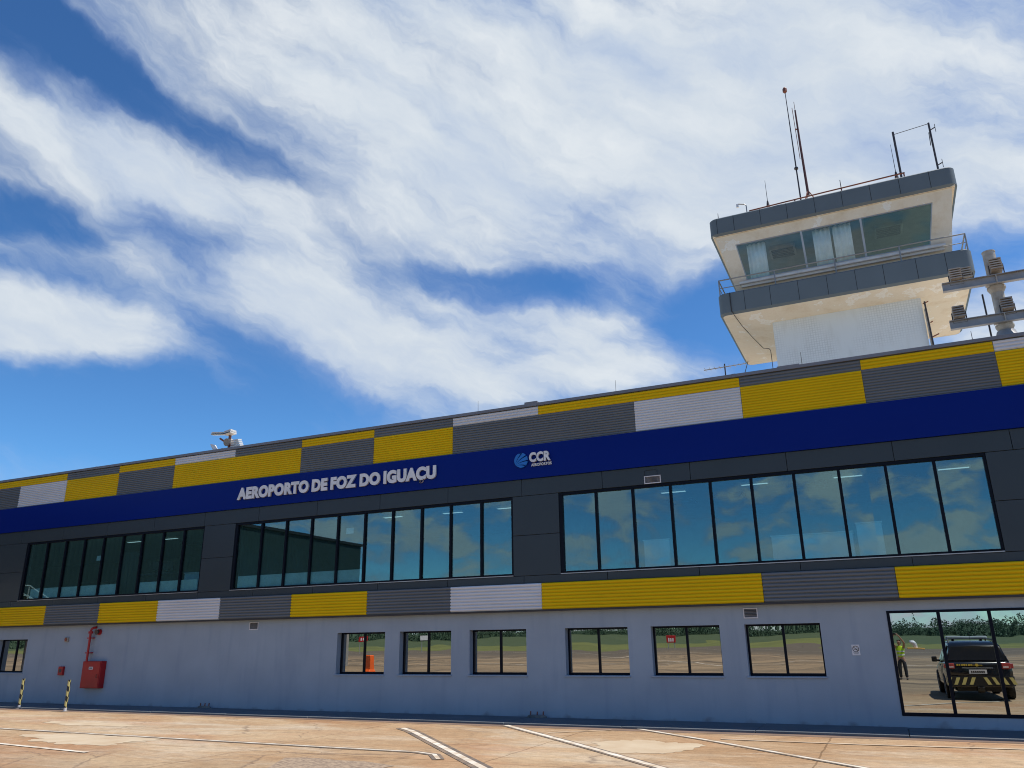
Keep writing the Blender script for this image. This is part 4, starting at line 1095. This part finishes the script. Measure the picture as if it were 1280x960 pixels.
mb = MB(); mb.tube([(-4.15, 13.9, 13.6), (-4.12, 12, 12.4), (-4.0, 9.5, 10.8), (-2.9, 6.5, 9.5), (-1.8, 4.0, 8.3)], .016, 6)
tag(mb.build('guy_cable', M['cable'], smooth=True), 'thin black guy cable running from the tower balcony down to the roof', 'cable')
# tv aerial on the terminal roof
t = thing('yagi_aerial', 'long thin television aerial on a short pole left of the tower', 'antenna', (-3.2, .8, 8.2))
mb = MB(); mb.tube([(0, 0, 0), (0, 0, .98)], .018, 8); mb.build('pole', M['antenna'], t)
mb = MB(); mb.tube([(-.58, 0, .88), (.58, 0, .90)], .014, 6)
for k in range(9):
    xx = -.54 + k * .135; mb.tube([(xx, -.14, .89), (xx, .14, .89)], .007, 5)
mb.build('boom', M['rail'], t)

# ------------------------------------------------------------------ floodlight mast on the right
FM = thing('floodlight_mast', 'thick pole with two steel crossbeams carrying finned floodlights on the roof', 'floodlight mast', (3.62, 1.2, 8.2))
mb = MB(); mb.tube([(0, 0, .50), (0, 0, 3.02)], .145, 20); mb.tube([(0, 0, 3.02), (0, 0, 3.05)], .155, 20); mb.build('pole', M['pole_paint'], FM, smooth=True, auto=40)
mb = MB(); mb.loft([[(r * cos(2 * pi * k / 20), r * sin(2 * pi * k / 20), z) for k in range(20)] for r, z in ((.40, 0), (.40, .52), (.40, .60), (.25, .72), (.20, .86))]); mb.build('pedestal', M['steel'], FM, smooth=True, auto=40)
for z in (2.18, 1.14):
    mb = MB(); y0 = -.24
    mb.box(-1.2, 2.3, y0 - .07, y0 + .07, z - .115, z - .098); mb.box(-1.2, 2.3, y0 - .07, y0 + .07, z + .098, z + .115); mb.box(-1.2, 2.3, y0 - .012, y0 + .012, z - .098, z + .098)
    bm_ = mb.build('crossbeam', M['steel'], FM)
    mb = MB(); mb.box(-.2, .2, y0 + .071, .17, z - .03, z + .03); mb.box(-.012, .012, y0 - .072, y0 - .013, z - .098, z + .098); mb.loft([[(rr * cos(2 * pi * k / 16), rr * sin(2 * pi * k / 16), zz) for k in range(16)] for rr, zz in ((.15, z - .28), (.21, z - .17), (.21, z - .12))]); mb.build('beam_bracket', M['pole_paint'], bm_)
def flood(x, z, big, parent=FM, y=-.24, rz=0, tilt=-12):
    T = Matrix.Translation((x, y, z)) @ Matrix.Rotation(rz, 4, 'Z') @ Matrix.Rotation(R(tilt), 4, 'X')
    mb = MB(); w, h = .125, .17
    mb.box(-w, w, -.05, .16, -h, h, 0, T)
    for k in range(5):
        zc = -h + .03 + k * (2 * h - .06) / 4
        mb.box(-w - .008, w + .008, -.115, -.051, zc - .017, zc + .017, 0, T)
    ob = mb.build('floodlight', M['lamp_body'], parent)
    mb = MB(); mb.box(-w + .02, w - .02, .161, .168, -h + .02, h - .02, 0, T); mb.build('lens', M['glass_plain'], ob)
    mb = MB()
    T2 = Matrix.Translation((x, y, z)) @ Matrix.Rotation(rz, 4, 'Z')
    P = [T2 @ Vector(p) for p in ((-.155, 0, -.26), (-.155, 0, .02))]; Q = [T2 @ Vector(p) for p in ((.155, 0, -.26), (.155, 0, .02))]
    mb.tube(P, .014, 6); mb.tube(Q, .014, 6); mb.tube([P[0], Q[0]], .014, 6); mb.build('yoke', M['antenna'], ob)
for x, z in ((-.86, 2.47), (.05, 2.55), (1.1, 2.55), (2.0, 2.55), (-.96, 1.44), (.10, 1.46), (1.15, 1.46), (2.0, 1.46)):
    flood(x, z, 0)
flood(-.58, 2.60, 0, FM, .12)
mb = MB(); mb.tube([(-.30, .2, 0), (-.30, .2, 2.0)], .022, 6); mb.build('cable_conduit', M['antenna'], FM)

# white floodlight cluster on the left parapet
FL = thing('parapet_floodlights', 'cluster of white floodlights on a bracket at the left parapet', 'floodlight', (-20.7, .10, 8.2))
def wl(p, rz, tilt, w=.24, h=.16, d=.2, fins=4):
    T = Matrix.Translation(p) @ Matrix.Rotation(R(rz), 4, 'Z') @ Matrix.Rotation(R(tilt), 4, 'X')
    mb = MB(); mb.box(-w, w, -d / 2, d / 2, -h, -h + .04, 0, T)
    for k in range(fins):
        z = -h + .055 + k * (2 * h - .07) / fins; s = 1 - .1 * k
        mb.box(-w * s, w * s, -d / 2 * .9, d / 2 * .9, z, z + (2 * h - .07) / fins * .72, 0, T)
    o = mb.build('floodlight', M['lamp_white'], FL)
    mb = MB(); mb.box(-w * .9, w * .9, -d / 2 - .012, -d / 2 - .001, -h, -h + .03, 0, T); mb.build('lens', M['black'], o)
wl((-.40, 0, 1.0), 25, 8, .28, .06, .28, 2)
wl((.08, 0, .98), -15, -6, .24, .08, .26, 2)
wl((.40, .05, .55), 0, 14, .22, .17, .2, 4)
mb = MB(); mb.tube([(0, .1, 0), (0, .1, .95), (-.1, .1, 1.02)], .05, 10); mb.tube([(0, .1, .55), (-.42, .05, .82)], .035, 8); mb.tube([(0, .1, .5), (.3, .1, .55)], .035, 8); mb.build('bracket', M['rust'], FL)
mb = MB(); mb.tube([(-.03, -.02, .62), (-.03, .2, .66)], .14, 16); mb.build('control_box', M['lamp_body'], FL)
mb = MB(); T = Matrix.Translation((-.55, 0, .42)) @ Matrix.Rotation(R(-35), 4, 'Y'); mb.box(-.02, .02, -.12, .12, -.22, .22, 0, T); mb.build('side_panel', M['lamp_white'], FL)
mb = MB(); mb.box(-.6, .35, -.05, .15, .12, .30); mb.build('mount_beam', M['steel'], FL)

# ------------------------------------------------------------------ the airfield side (behind the photographer, seen in the glass)
WG = thing('terminal_wing', 'long dark ribbed terminal wing raised on columns at the left end of the facade', 'building', (-40, 0, 0))
mb = MB(); n = 120; pts = []
for k in range(n):
    y = -35.7 + 35.5 * k / n
    for dy, dx in ((0, 0), (.10, .02), (.2, .02), (.28, 0)): pts.append((dx, y + dy))
vs = [(x, y, z) for z in (4.4, 9.7) for x, y in pts]; q = len(pts)
mb.add(vs, [(i, i + 1, q + i + 1, q + i) for i in range(q - 1)])
mb.build('wing_cladding', M['wing'], WG, fix=False)
mb = MB(); mb.box(-9, -.02, -35.75, -.3, 4.4, 9.7); mb.build('wing_body', M['wing'], WG)
mb = MB(); mb.box(-9.1, .12, -35.85, -.3, 9.7, 9.9); mb.build('wing_parapet', M['dark_brown'], WG)
for cy in (-34.5, -23.5, -12.5, -1.5):
    for cx in (-1.0, -8.0):
        mb = MB(); mb.box(cx - .25, cx + .25, cy - .25, cy + .25, -.05, 4.39); mb.build('column', M['wing_column'], WG)

st = thing('boarding_stairs', 'white mobile boarding stairs parked by the terminal wing', 'boarding stairs', (-33.6, -2.4, GZ), R(12))
mb = MB()
for sx in (-.75, .70):
    mb.add([(sx, -4.6, .45), (sx + .05, -4.6, .45), (sx + .05, .2, 3.35), (sx, .2, 3.35), (sx, -4.6, .75), (sx + .05, -4.6, .75), (sx + .05, .2, 3.65), (sx, .2, 3.65)], [(0, 1, 2, 3), (7, 6, 5, 4), (0, 4, 5, 1), (1, 5, 6, 2), (2, 6, 7, 3), (3, 7, 4, 0)])
mb.build('stringer', M['lamp_white'], st)
mb = MB()
for k in range(15):
    mb.box(-.70, .70, -4.55 + k * .32, -4.25 + k * .32, .55 + k * .195, .60 + k * .195)
mb.build('treads', M['sill_alu'], st)
mb = MB(); mb.box(-.8, .8, .2, 1.5, 3.4, 3.5); mb.build('platform', M['sill_alu'], st)
mb = MB()
for sx in (-.74, .74):
    mb.tube([(sx, -4.6, 1.55), (sx, .2, 4.45), (sx, 1.5, 4.45)], .03, 8); mb.tube([(sx, -4.6, 1.15), (sx, .2, 4.05), (sx, 1.5, 4.05)], .02, 8)
    for k in range(6):
        y = -4.5 + k * .94; z = .55 + k * .57; mb.tube([(sx, y, z), (sx, y, z + 1.05)], .022, 6)
mb.build('handrail', M['lamp_white'], st)
mb = MB()
for sx in (-.6, .6):
    for y in (-.1, 1.3): mb.tube([(sx, y, .5), (sx, y, 3.4)], .06, 8)
mb.box(-.7, .7, -4.6, 1.5, .38, .48); mb.build('chassis', M['steel'], st)
for sx in (-.7, .7):
    for y in (-4.0, 1.0):
        mb = MB(); mb.tube([(sx - .09, y, .26), (sx + .09, y, .26)], .26, 18); mb.build('wheel', M['tyre'], st)

# red and white signs, barrier and markers out on the field
def field_sign(x, y, w, h, z0, face, edge, lab, rz=0.0, name='runway_sign', marks=True):
    t = thing(name, lab, 'airfield sign', (x, y, GZ), rz)
    mb = MB(); mb.box(-w / 2, w / 2, -.1, .1, z0, z0 + h); mb.build('sign_box', M[face], t, bevel=.02)
    for sx in (-w * .35, w * .35):
        mb = MB(); mb.tube([(sx, 0, 0), (sx, 0, z0)], .05, 8); mb.build('leg', M['steel'], t)
    if marks:
        mb = MB()
        for k in range(3): mb.box(-w * .3 + k * w * .22, -w * .3 + k * w * .22 + w * .13, .101, .106, z0 + h * .28, z0 + h * .72)
        mb.build('sign_face_mark', M[edge], t)
field_sign(-27.0, -89.5, 1.25, .8, 1.1, 'red', 'sign_white', 'red runway sign with white marks standing on the apron edge', R(-15))
field_sign(-78, -89.5, 1.5, .95, 1.7, 'red', 'sign_white', 'red runway sign on legs by the mown grass', R(-30))
field_sign(-66.5, -89.5, 1.9, .8, 1.9, 'sign_white', 'sign_white', 'blank white board on legs at the grass edge', R(-25), 'notice_board', False)
t = thing('traffic_barrier', 'bright orange plastic barrier standing on the apron', 'barrier', (-31.3, -24.2, GZ), R(20))
mb = MB(); mb.loft([[(sx * w, sy * d, z) for sx, sy in ((-1, -1), (1, -1), (1, 1), (-1, 1))] for w, d, z in ((.40, .26, 0), (.40, .26, .12), (.37, .17, .22), (.36, .15, 1.02), (.33, .12, 1.07))]); mb.build('shell', M['orange'], t, bevel=.02)
mb = MB(); mb.box(-.30, .30, -.135, .135, .62, .74); mb.build('band', M['sign_white'], t)
for x, y, lab in ((2.3, -105.4, 'white wind cone frame on an orange base left of the parked car'), (7.3, -101, 'white wind cone frame on an orange base behind the parked car')):
    t = thing('field_marker', lab, 'marker', (x, y, GZ))
    mb = MB(); mb.box(-1.05, 1.05, -.6, .6, 0, .16); mb.build('base', M['marker_base'], t, bevel=.04)
    mb = MB(); mb.loft([[(cx + r * cos(2 * pi * k / 10), r * sin(2 * pi * k / 10), z) for k in range(10)] for r, z, cx in ((.22, .15, 0), (.30, .5, -.08), (.46, .9, -.28), (.30, 1.15, -.38))]); mb.build('cone', M['sign_white'], t)

# ------------------------------------------------------------------ parked police style car (rear towards the terminal)
def car():
    t = thing('parked_car', 'black sport utility car with yellow chevron bumper parked facing the runway', 'car', (2.24, -9.1, GZ), R(-1.5))
    # local: y from 0 (rear) to -4.75 (front), z from ground
    def ring(y, hw, zb, zt, inset=.0, n=None):
        """body section: sill to belt with tumblehome"""
        return [(-hw + .10, y, zb), (-hw + .01, y, zb + .10), (-hw, y, zb + .45), (-hw + .02 + inset, y, zt - .06), (-hw + .10 + inset, y, zt),
                (hw - .10 - inset, y, zt), (hw - .02 - inset, y, zt - .06), (hw, y, zb + .45), (hw - .01, y, zb + .10), (hw - .10, y, zb)]
    mb = MB()
    secs = [(-.02, .80, .50, 1.08), (-.08, .90, .40, 1.12), (-.35, .93, .36, 1.14), (-1.2, .935, .34, 1.12), (-2.4, .935, .34, 1.08), (-3.3, .93, .34, 1.04), (-3.5, .92, .34, 1.02), (-4.3, .90, .36, .96), (-4.6, .84, .40, .86), (-4.72, .72, .46, .74)]
    mb.loft([ring(y, w, b, tp, .02) for y, w, b, tp in secs])
    body = mb.build('body', M['car_paint'], t, smooth=True, auto=40)
    mb = MB()
    def gring(y, wb, wt, zb, zt): return [(-wb, y, zb), (-wt, y, zt - .05), (-wt + .10, y, zt), (wt - .10, y, zt), (wt, y, zt - .05), (wb, y, zb)]
    mb.loft([gring(-.10, .86, .84, 1.10, 1.14), gring(-.22, .85, .70, 1.10, 1.58), gring(-.34, .85, .675, 1.10, 1.69), gring(-.7, .86, .68, 1.10, 1.74), gring(-1.6, .86, .69, 1.09, 1.755), gring(-2.35, .86, .68, 1.07, 1.72), gring(-2.65, .86, .66, 1.06, 1.64), gring(-3.35, .84, .80, 1.03, 1.06)])
    mb.build('cabin', M['car_paint'], t, smooth=True, auto=35)
    # glazing: slightly proud panels
    def quad(name, P, m, off, par=t):
        P = [Vector(p) for p in P]; n_ = (P[1] - P[0]).cross(P[3] - P[0]).normalized() * off
        mb = MB(); vs = [p + n_ for p in P] + [p + n_ * .2 for p in P]
        mb.add(vs, [(0, 1, 2, 3), (7, 6, 5, 4), (0, 4, 5, 1), (1, 5, 6, 2), (2, 6, 7, 3), (3, 7, 4, 0)]); return mb.build(name, m, par)
    quad('rear_window', [(-.77, -.112, 1.155), (.77, -.112, 1.155), (.64, -.245, 1.60), (-.64, -.245, 1.60)][::-1], M['car_glass'], .02)
    for s in (-1, 1):
        for ya, yb in ((-.45, -1.15), (-1.25, -2.05), (-2.12, -2.75)):
            P = [(s * .862, ya, 1.14), (s * .862, yb, 1.12), (s * .70, yb + (.0 if yb > -2.5 else .18), 1.62 if yb > -2.5 else 1.56), (s * .70, ya - .05, 1.64)]
            quad('side_window', P if s < 0 else P[::-1], M['car_glass'], .012)
    quad('windscreen', [(-.74, -3.30, 1.09), (.74, -3.30, 1.09), (.60, -2.70, 1.60), (-.60, -2.70, 1.60)], M['car_glass'], .02)
    # rear lamps in two parts
    for s in (-1, 1):
        mb = MB(); mb.box(*sorted((s * .62, s * .86)), -.10, .005, .92, 1.08); o = mb.build('tail_light', M['tail'], t, bevel=.02)
        mb = MB(); mb.box(*sorted((s * .65, s * .80)), .006, .012, .955, 1.0); mb.build('reversing_lens', M['tail_clear'], o)
        mb = MB(); mb.box(*sorted((s * .865, s * .945)), -.42, -.08, .94, 1.06); mb.build('lamp_wrap', M['tail'], o, bevel=.01)
    # tailgate trim, plate, lettering
    mb = MB(); mb.box(-.42, .42, -.02, .012, .935, .965); mb.build('tailgate_trim', M['chrome'], t)
    mb = MB(); mb.box(-.24, .24, -.02, .010, .77, .90); pl = mb.build('number_plate', M['sign_white'], t)
    mb = MB()
    for k in range(7): mb.box(-.19 + k * .055, -.15 + k * .055, .011, .013, .80, .86)
    mb.build('plate_characters', M['black'], pl)
    mb = MB(); mb.tube([(0, -.04, 1.035), (0, .004, 1.035)], .05, 5); mb.box(-.15, .15, -.02, .003, 1.025, 1.04); mb.build('badge', M['gold'], t)
    mb = MB()
    for k, w in enumerate((.05, .04, .055, .05, .04, .055, .045)): mb.box(-.56 + k * .065 - .0, -.56 + k * .065 + w, -.02, .003, 1.01, 1.06)
    mb.build('tailgate_lettering', M['gold'], t)
    # bumper with chevrons
    mb = MB(); mb.loft([[(-.92, -.25, z0), (-.90, .06, z0), (-.80, .12, z0), (.80, .12, z0), (.90, .06, z0), (.92, -.25, z0)] for z0 in (.44, .47, .66, .69)]); bp = mb.build('rear_bumper', M['black'], t)
    mb = MB()
    for s in (-1, 1):
        for k in range(4):
            a = s * (.10 + k * .215); b_ = a + s * .10; sh = s * .10
            mb.add([(a, .124, .67), (b_, .124, .67), (b_ + sh, .124, .48), (a + sh, .124, .48)] , [(0, 1, 2, 3)])
            mb.add([(a, .129, .67), (b_, .129, .67), (b_ + sh, .129, .48), (a + sh, .129, .48)] , [(0, 1, 2, 3)])
        mb.add([(s * .905, .03, .67), (s * .917, -.10, .67), (s * .917, -.16, .48), (s * .905, -.03, .48)], [(0, 1, 2, 3)])
    mb.build('chevron', M['stripe_yellow'], bp)
    mb = MB(); mb.tube([(-.09, .0, .36), (.09, .0, .36)], .13, 14); mb.box(-.04, .04, .0, .16, .34, .42); mb.build('tow_hitch', M['black'], t)
    mb = MB(); mb.box(-.62, .62, -4.4, -.15, .26, .44); mb.build('underbody', M['black'], t)
    # wheels
    for s in (-1, 1):
        for y in (-.95, -3.75):
            mb = MB(); x0 = s * .70; x1 = s * .945
            prof = [(x0, .30), (x0, .36), (x0 + (x1 - x0) * .15, .385), (x0 + (x1 - x0) * .85, .385), (x1, .36), (x1, .27)]
            mb.loft([[(x, y + r * cos(2 * pi * k / 28), .385 + r * sin(2 * pi * k / 28)) for k in range(28)] for x, r in prof])
            wh = mb.build('wheel', M['tyre'], t, smooth=True, auto=40)
            mb = MB(); mb.loft([[(x, y + r * cos(2 * pi * k / 20), .385 + r * sin(2 * pi * k / 20)) for k in range(20)] for x, r in ((x1 - s * .01, .265), (x1 + s * .006, .25), (x1 - s * .03, .20), (x1 - s * .005, .06))]); mb.build('rim', M['rim'], wh)
        # mirrors, roof rails, handles
        mb = MB(); mb.box(*sorted((s * .95, s * 1.12)), -2.62, -2.50, 1.06, 1.24); mi_ = mb.build('wing_mirror', M['black'], t, bevel=.03)
        mb = MB(); mb.tube([(s * .86, -2.58, 1.10), (s * 1.0, -2.56, 1.12)], .035, 8); mb.build('mirror_arm', M['black'], mi_)
        mb = MB(); mb.tube([(s * .63, -.6, 1.70), (s * .63, -.7, 1.80), (s * .63, -2.2, 1.81), (s * .63, -2.35, 1.71)], .022, 8); mb.build('roof_rail', M['black'], t)
        mb = MB(); mb.box(*sorted((s * .932, s * .955)), -1.55, -1.35, .98, 1.02); mb.build('door_handle', M['black'], t)
    # light bar
    mb = MB(); mb.box(-.60, .60, -1.75, -1.45, 1.80, 1.90); lb = mb.build('light_bar', M['bar_blue'], t, bevel=.03)
    mb = MB(); mb.box(-.45, -.38, -1.7, -1.5, 1.74, 1.80); mb.box(.38, .45, -1.7, -1.5, 1.74, 1.80); mb.build('bar_foot', M['black'], lb)
    mb = MB(); mb.tube([(0, -.5, 1.73), (0, -.55, 2.02)], .006, 5); mb.build('roof_aerial', M['black'], t)
    for s in (-1, 1):
        mb = MB(); mb.box(*sorted((s * .52, s * .82)), -4.66, -4.50, .70, .84); mb.build('headlight', M['tail_clear'], t, bevel=.02)
    mb = MB(); mb.box(-.45, .45, -4.735, -4.66, .52, .72); mb.build('grille', M['black'], t)
    return t
car()

# ------------------------------------------------------------------ the photographer, arms raised (seen only in the glass)
def skin_obj(name, verts, edges, radii, m, parent, root=0, sub=2):
    me = bpy.data.meshes.new(name); me.from_pydata([tuple(v) for v in verts], edges, [])
    me.materials.append(m)
    o = bpy.data.objects.new(name, me); COL.objects.link(o); o.parent = parent
    bm = bmesh.new(); bm.from_mesh(me); bm.verts.ensure_lookup_table()
    lay = bm.verts.layers.skin.verify()
    for v, r in zip(bm.verts, radii):
        rr = r if isinstance(r, tuple) else (r, r)
        v[lay].radius = rr
    bm.verts[root][lay].use_root = True
    bm.to_mesh(me); bm.free()
    s = o.modifiers.new('skin', 'SKIN'); s.use_smooth_shade = True
    sb = o.modifiers.new('sub', 'SUBSURF'); sb.levels = sub; sb.render_levels = sub
    return o
def person():
    # local frame: facing +y, origin between the feet
    t = thing('person', 'person in yellow green safety vest and dark trousers holding a phone up with both arms', 'person', (.13, -21.03, GZ), R(10))
    V, E, Rd = [], [], []
    def v(p, r, par=None):
        V.append(Vector(p)); Rd.append(r)
        if par is not None: E.append((par, len(V) - 1))
        return len(V) - 1
    pel = v((0, 0, .96), (.135, .10)); ab = v((0, .01, 1.12), (.125, .095), pel); ch = v((0, .0, 1.30), (.15, .105), ab); nk0 = v((0, -.005, 1.46), (.06, .06), ch)
    nk = v((0, .01, 1.53), (.052, .055), nk0); hd = v((0, .025, 1.63), (.074, .090), nk); tp = v((0, .02, 1.72), (.066, .080), hd)
    nose = v((0, .118, 1.62), (.012, .014), hd)
    for s in (-1, 1):
        v((s * .076, .02, 1.625), (.012, .022), hd)
        hip = v((s * .10, 0, .90), .095, pel); kn = v((s * .115, .02, .50), .062, hip); an = v((s * .125, -.01, .10), .042, kn); he = v((s * .13, .02, .05), .042, an); toe = v((s * .145, .16, .035), .036, he)
        sh = v((s * .17, .0, 1.42), .060, ch)
        # elbows out and up, hands meet in front of the face, above the head
        elb = v((s * .25, .24, 1.62), .043, sh); wr = v((s * .135, .46, 1.86), .030, elb); pa = v((s * .10, .515, 1.915), (.036, .020), wr)
        # four fingers behind the phone, thumb on its near side
        for k, (dz, ln) in enumerate(((.045, .9), (.022, 1.0), (.0, .95), (-.022, .75))):
            k1 = v((s * .075, .55, 1.935 + dz), .0095, pa); k2 = v((s * (.075 - .030 * ln), .565, 1.94 + dz), .0085, k1); v((s * (.075 - .055 * ln), .560, 1.942 + dz), .007, k2)
        t1 = v((s * .085, .515, 1.90), .0105, pa); v((s * .055, .525, 1.905), .009, t1)
    skin_obj('body', V, E, Rd, M['skin'], t, pel)
    # trousers
    V2, E2, R2 = [], [], []
    def w(p, r, par=None):
        V2.append(Vector(p)); R2.append(r)
        if par is not None: E2.append((par, len(V2) - 1))
        return len(V2) - 1
    a = w((0, 0, 1.0), (.15, .115)); b = w((0, 0, .93), (.155, .12), a)
    for s in (-1, 1):
        h = w((s * .10, 0, .86), .108, b); k = w((s * .115, .02, .50), .082, h); w((s * .125, -.008, .10), .068, k)
    skin_obj('trousers', V2, E2, R2, M['trouser'], t, 0)
    V2, E2, R2 = [], [], []
    a = w((0, .0, .97), (.168, .130)); b = w((0, .01, 1.12), (.155, .12), a); c = w((0, 0, 1.32), (.178, .13), b); d = w((0, -.005, 1.45), (.085, .08), c)
    for s in (-1, 1):
        w((s * .175, .02, 1.43), .078, c)
    skin_obj('vest', V2, E2, R2, M['vest'], t, 0)
    mb = MB()
    for z, hw, hd_ in ((1.10, .172, .142), (1.22, .176, .145)):
        mb.loft([[(hw * cos(2 * pi * k / 24), hd_ * sin(2 * pi * k / 24), zz) for k in range(24)] for zz in (z, z + .045)], caps=False)
    mb.build('reflective_band', M['sign_white'], t, smooth=True)
    V2, E2, R2 = [], [], []
    a = w((0, .0, 1.655), (.078, .085)); b = w((0, .005, 1.735), (.072, .082), a); w((0, -.055, 1.60), (.065, .05), a)
    skin_obj('hair', V2, E2, R2, M['hair'], t, 0)
    for s in (-1, 1):
        mb = MB(); mb.loft([[(s * .032 + r * cos(2 * pi * k / 8), .104 + d, 1.645 + r * .6 * sin(2 * pi * k / 8)) for k in range(8)] for r, d in ((.014, 0), (.009, .006))]); mb.build('eye', M['hair'], t)
        V2, E2, R2 = [], [], []
        a = w((s * .13, -.05, .045), .045); b = w((s * .137, .06, .045), .048, a); w((s * .148, .19, .035), .036, b)
        skin_obj('shoe', V2, E2, R2, M['shoe'], t, 0)
    mb = MB(); mb.box(-.022, .022, .098, .106, 1.583, 1.590); mb.build('mouth', mat('lips', (.30, .10, .09), .5), t)
person()
# phone just behind the lens position
mb = MB(); mb.box(-.074, .074, -.004, .004, -.036, .036); mb.box(.03, .06, .004, .006, .0, .03, 1)
tag(mb.build('phone', [M['black'], M['steel']], loc=(0, -20.475, 1.925), bevel=.003), 'black phone held up in both raised hands', 'phone')

# ------------------------------------------------------------------ distant wood beyond the field
def treeline():
    rr = random.Random(5)
    mb = MB()
    for k in range(2300):
        az = R(180 + rr.uniform(-66, 66)); d = rr.uniform(800, 900)
        x = d * sin(az); y = d * cos(az)
        big = mnoise.noise(Vector((x * .012, y * .012, 0)))
        hgt = rr.uniform(10, 16) * (1 + .35 * big); r = rr.uniform(2.5, 6.0)
        if rr.random() < .06: hgt *= 1.35; r *= .7
        for q in range(52):                                   # leaf sprays through the crown's volume
            u = rr.uniform(-1, 1); a = rr.uniform(0, 2 * pi); w = math.sqrt(1 - u * u) * (rr.random() ** .4)
            c = Vector((x + r * w * cos(a), y + r * w * sin(a), hgt * (.52 + .46 * u)))
            n = Vector((rr.gauss(0, 1), rr.gauss(0, 1), rr.gauss(0, .7))).normalized(); t = n.orthogonal().normalized(); b = n.cross(t); sz = rr.uniform(.4, 1.1)
            mb.add([c + t * sz, c + b * sz * .8, c - t * sz * rr.uniform(.5, 1), c - b * sz * .7], [(0, 1, 2, 3)])
    for k in range(240):                                      # undergrowth that closes the foot of the wood
        az = R(180 + 66 * (k / 120 - 1)); d = 890; x = d * sin(az); y = d * cos(az)
        mb.loft([[(x + rad * cos(2 * pi * i / 7), y + rad * sin(2 * pi * i / 7), z + .5 * sin(3 * i + k)) for i in range(7)] for rad, z in ((10, -.5), (9, 5.0), (6, 8.0))])
    o = mb.build('treeline', M['leaf'], fix=False)
    tag(o, 'far dark green wood beyond the airfield grass', 'wood', None, 'stuff')
treeline()

# ------------------------------------------------------------------ view
vs_ = SC.view_settings
vs_.view_transform = 'Standard'; vs_.look = 'None'; vs_.gamma = 1; vs_.use_curve_mapping = False; vs_.exposure = 0.50
SC.render.engine = 'CYCLES'
SC.cycles.max_bounces = 8; SC.cycles.transparent_max_bounces = 16; SC.cycles.glossy_bounces = 5; SC.cycles.caustics_reflective = False; SC.cycles.caustics_refractive = False
SC.cycles.use_denoising = True; SC.cycles.pixel_filter_type = 'BLACKMAN_HARRIS'; SC.cycles.filter_width = 1.05
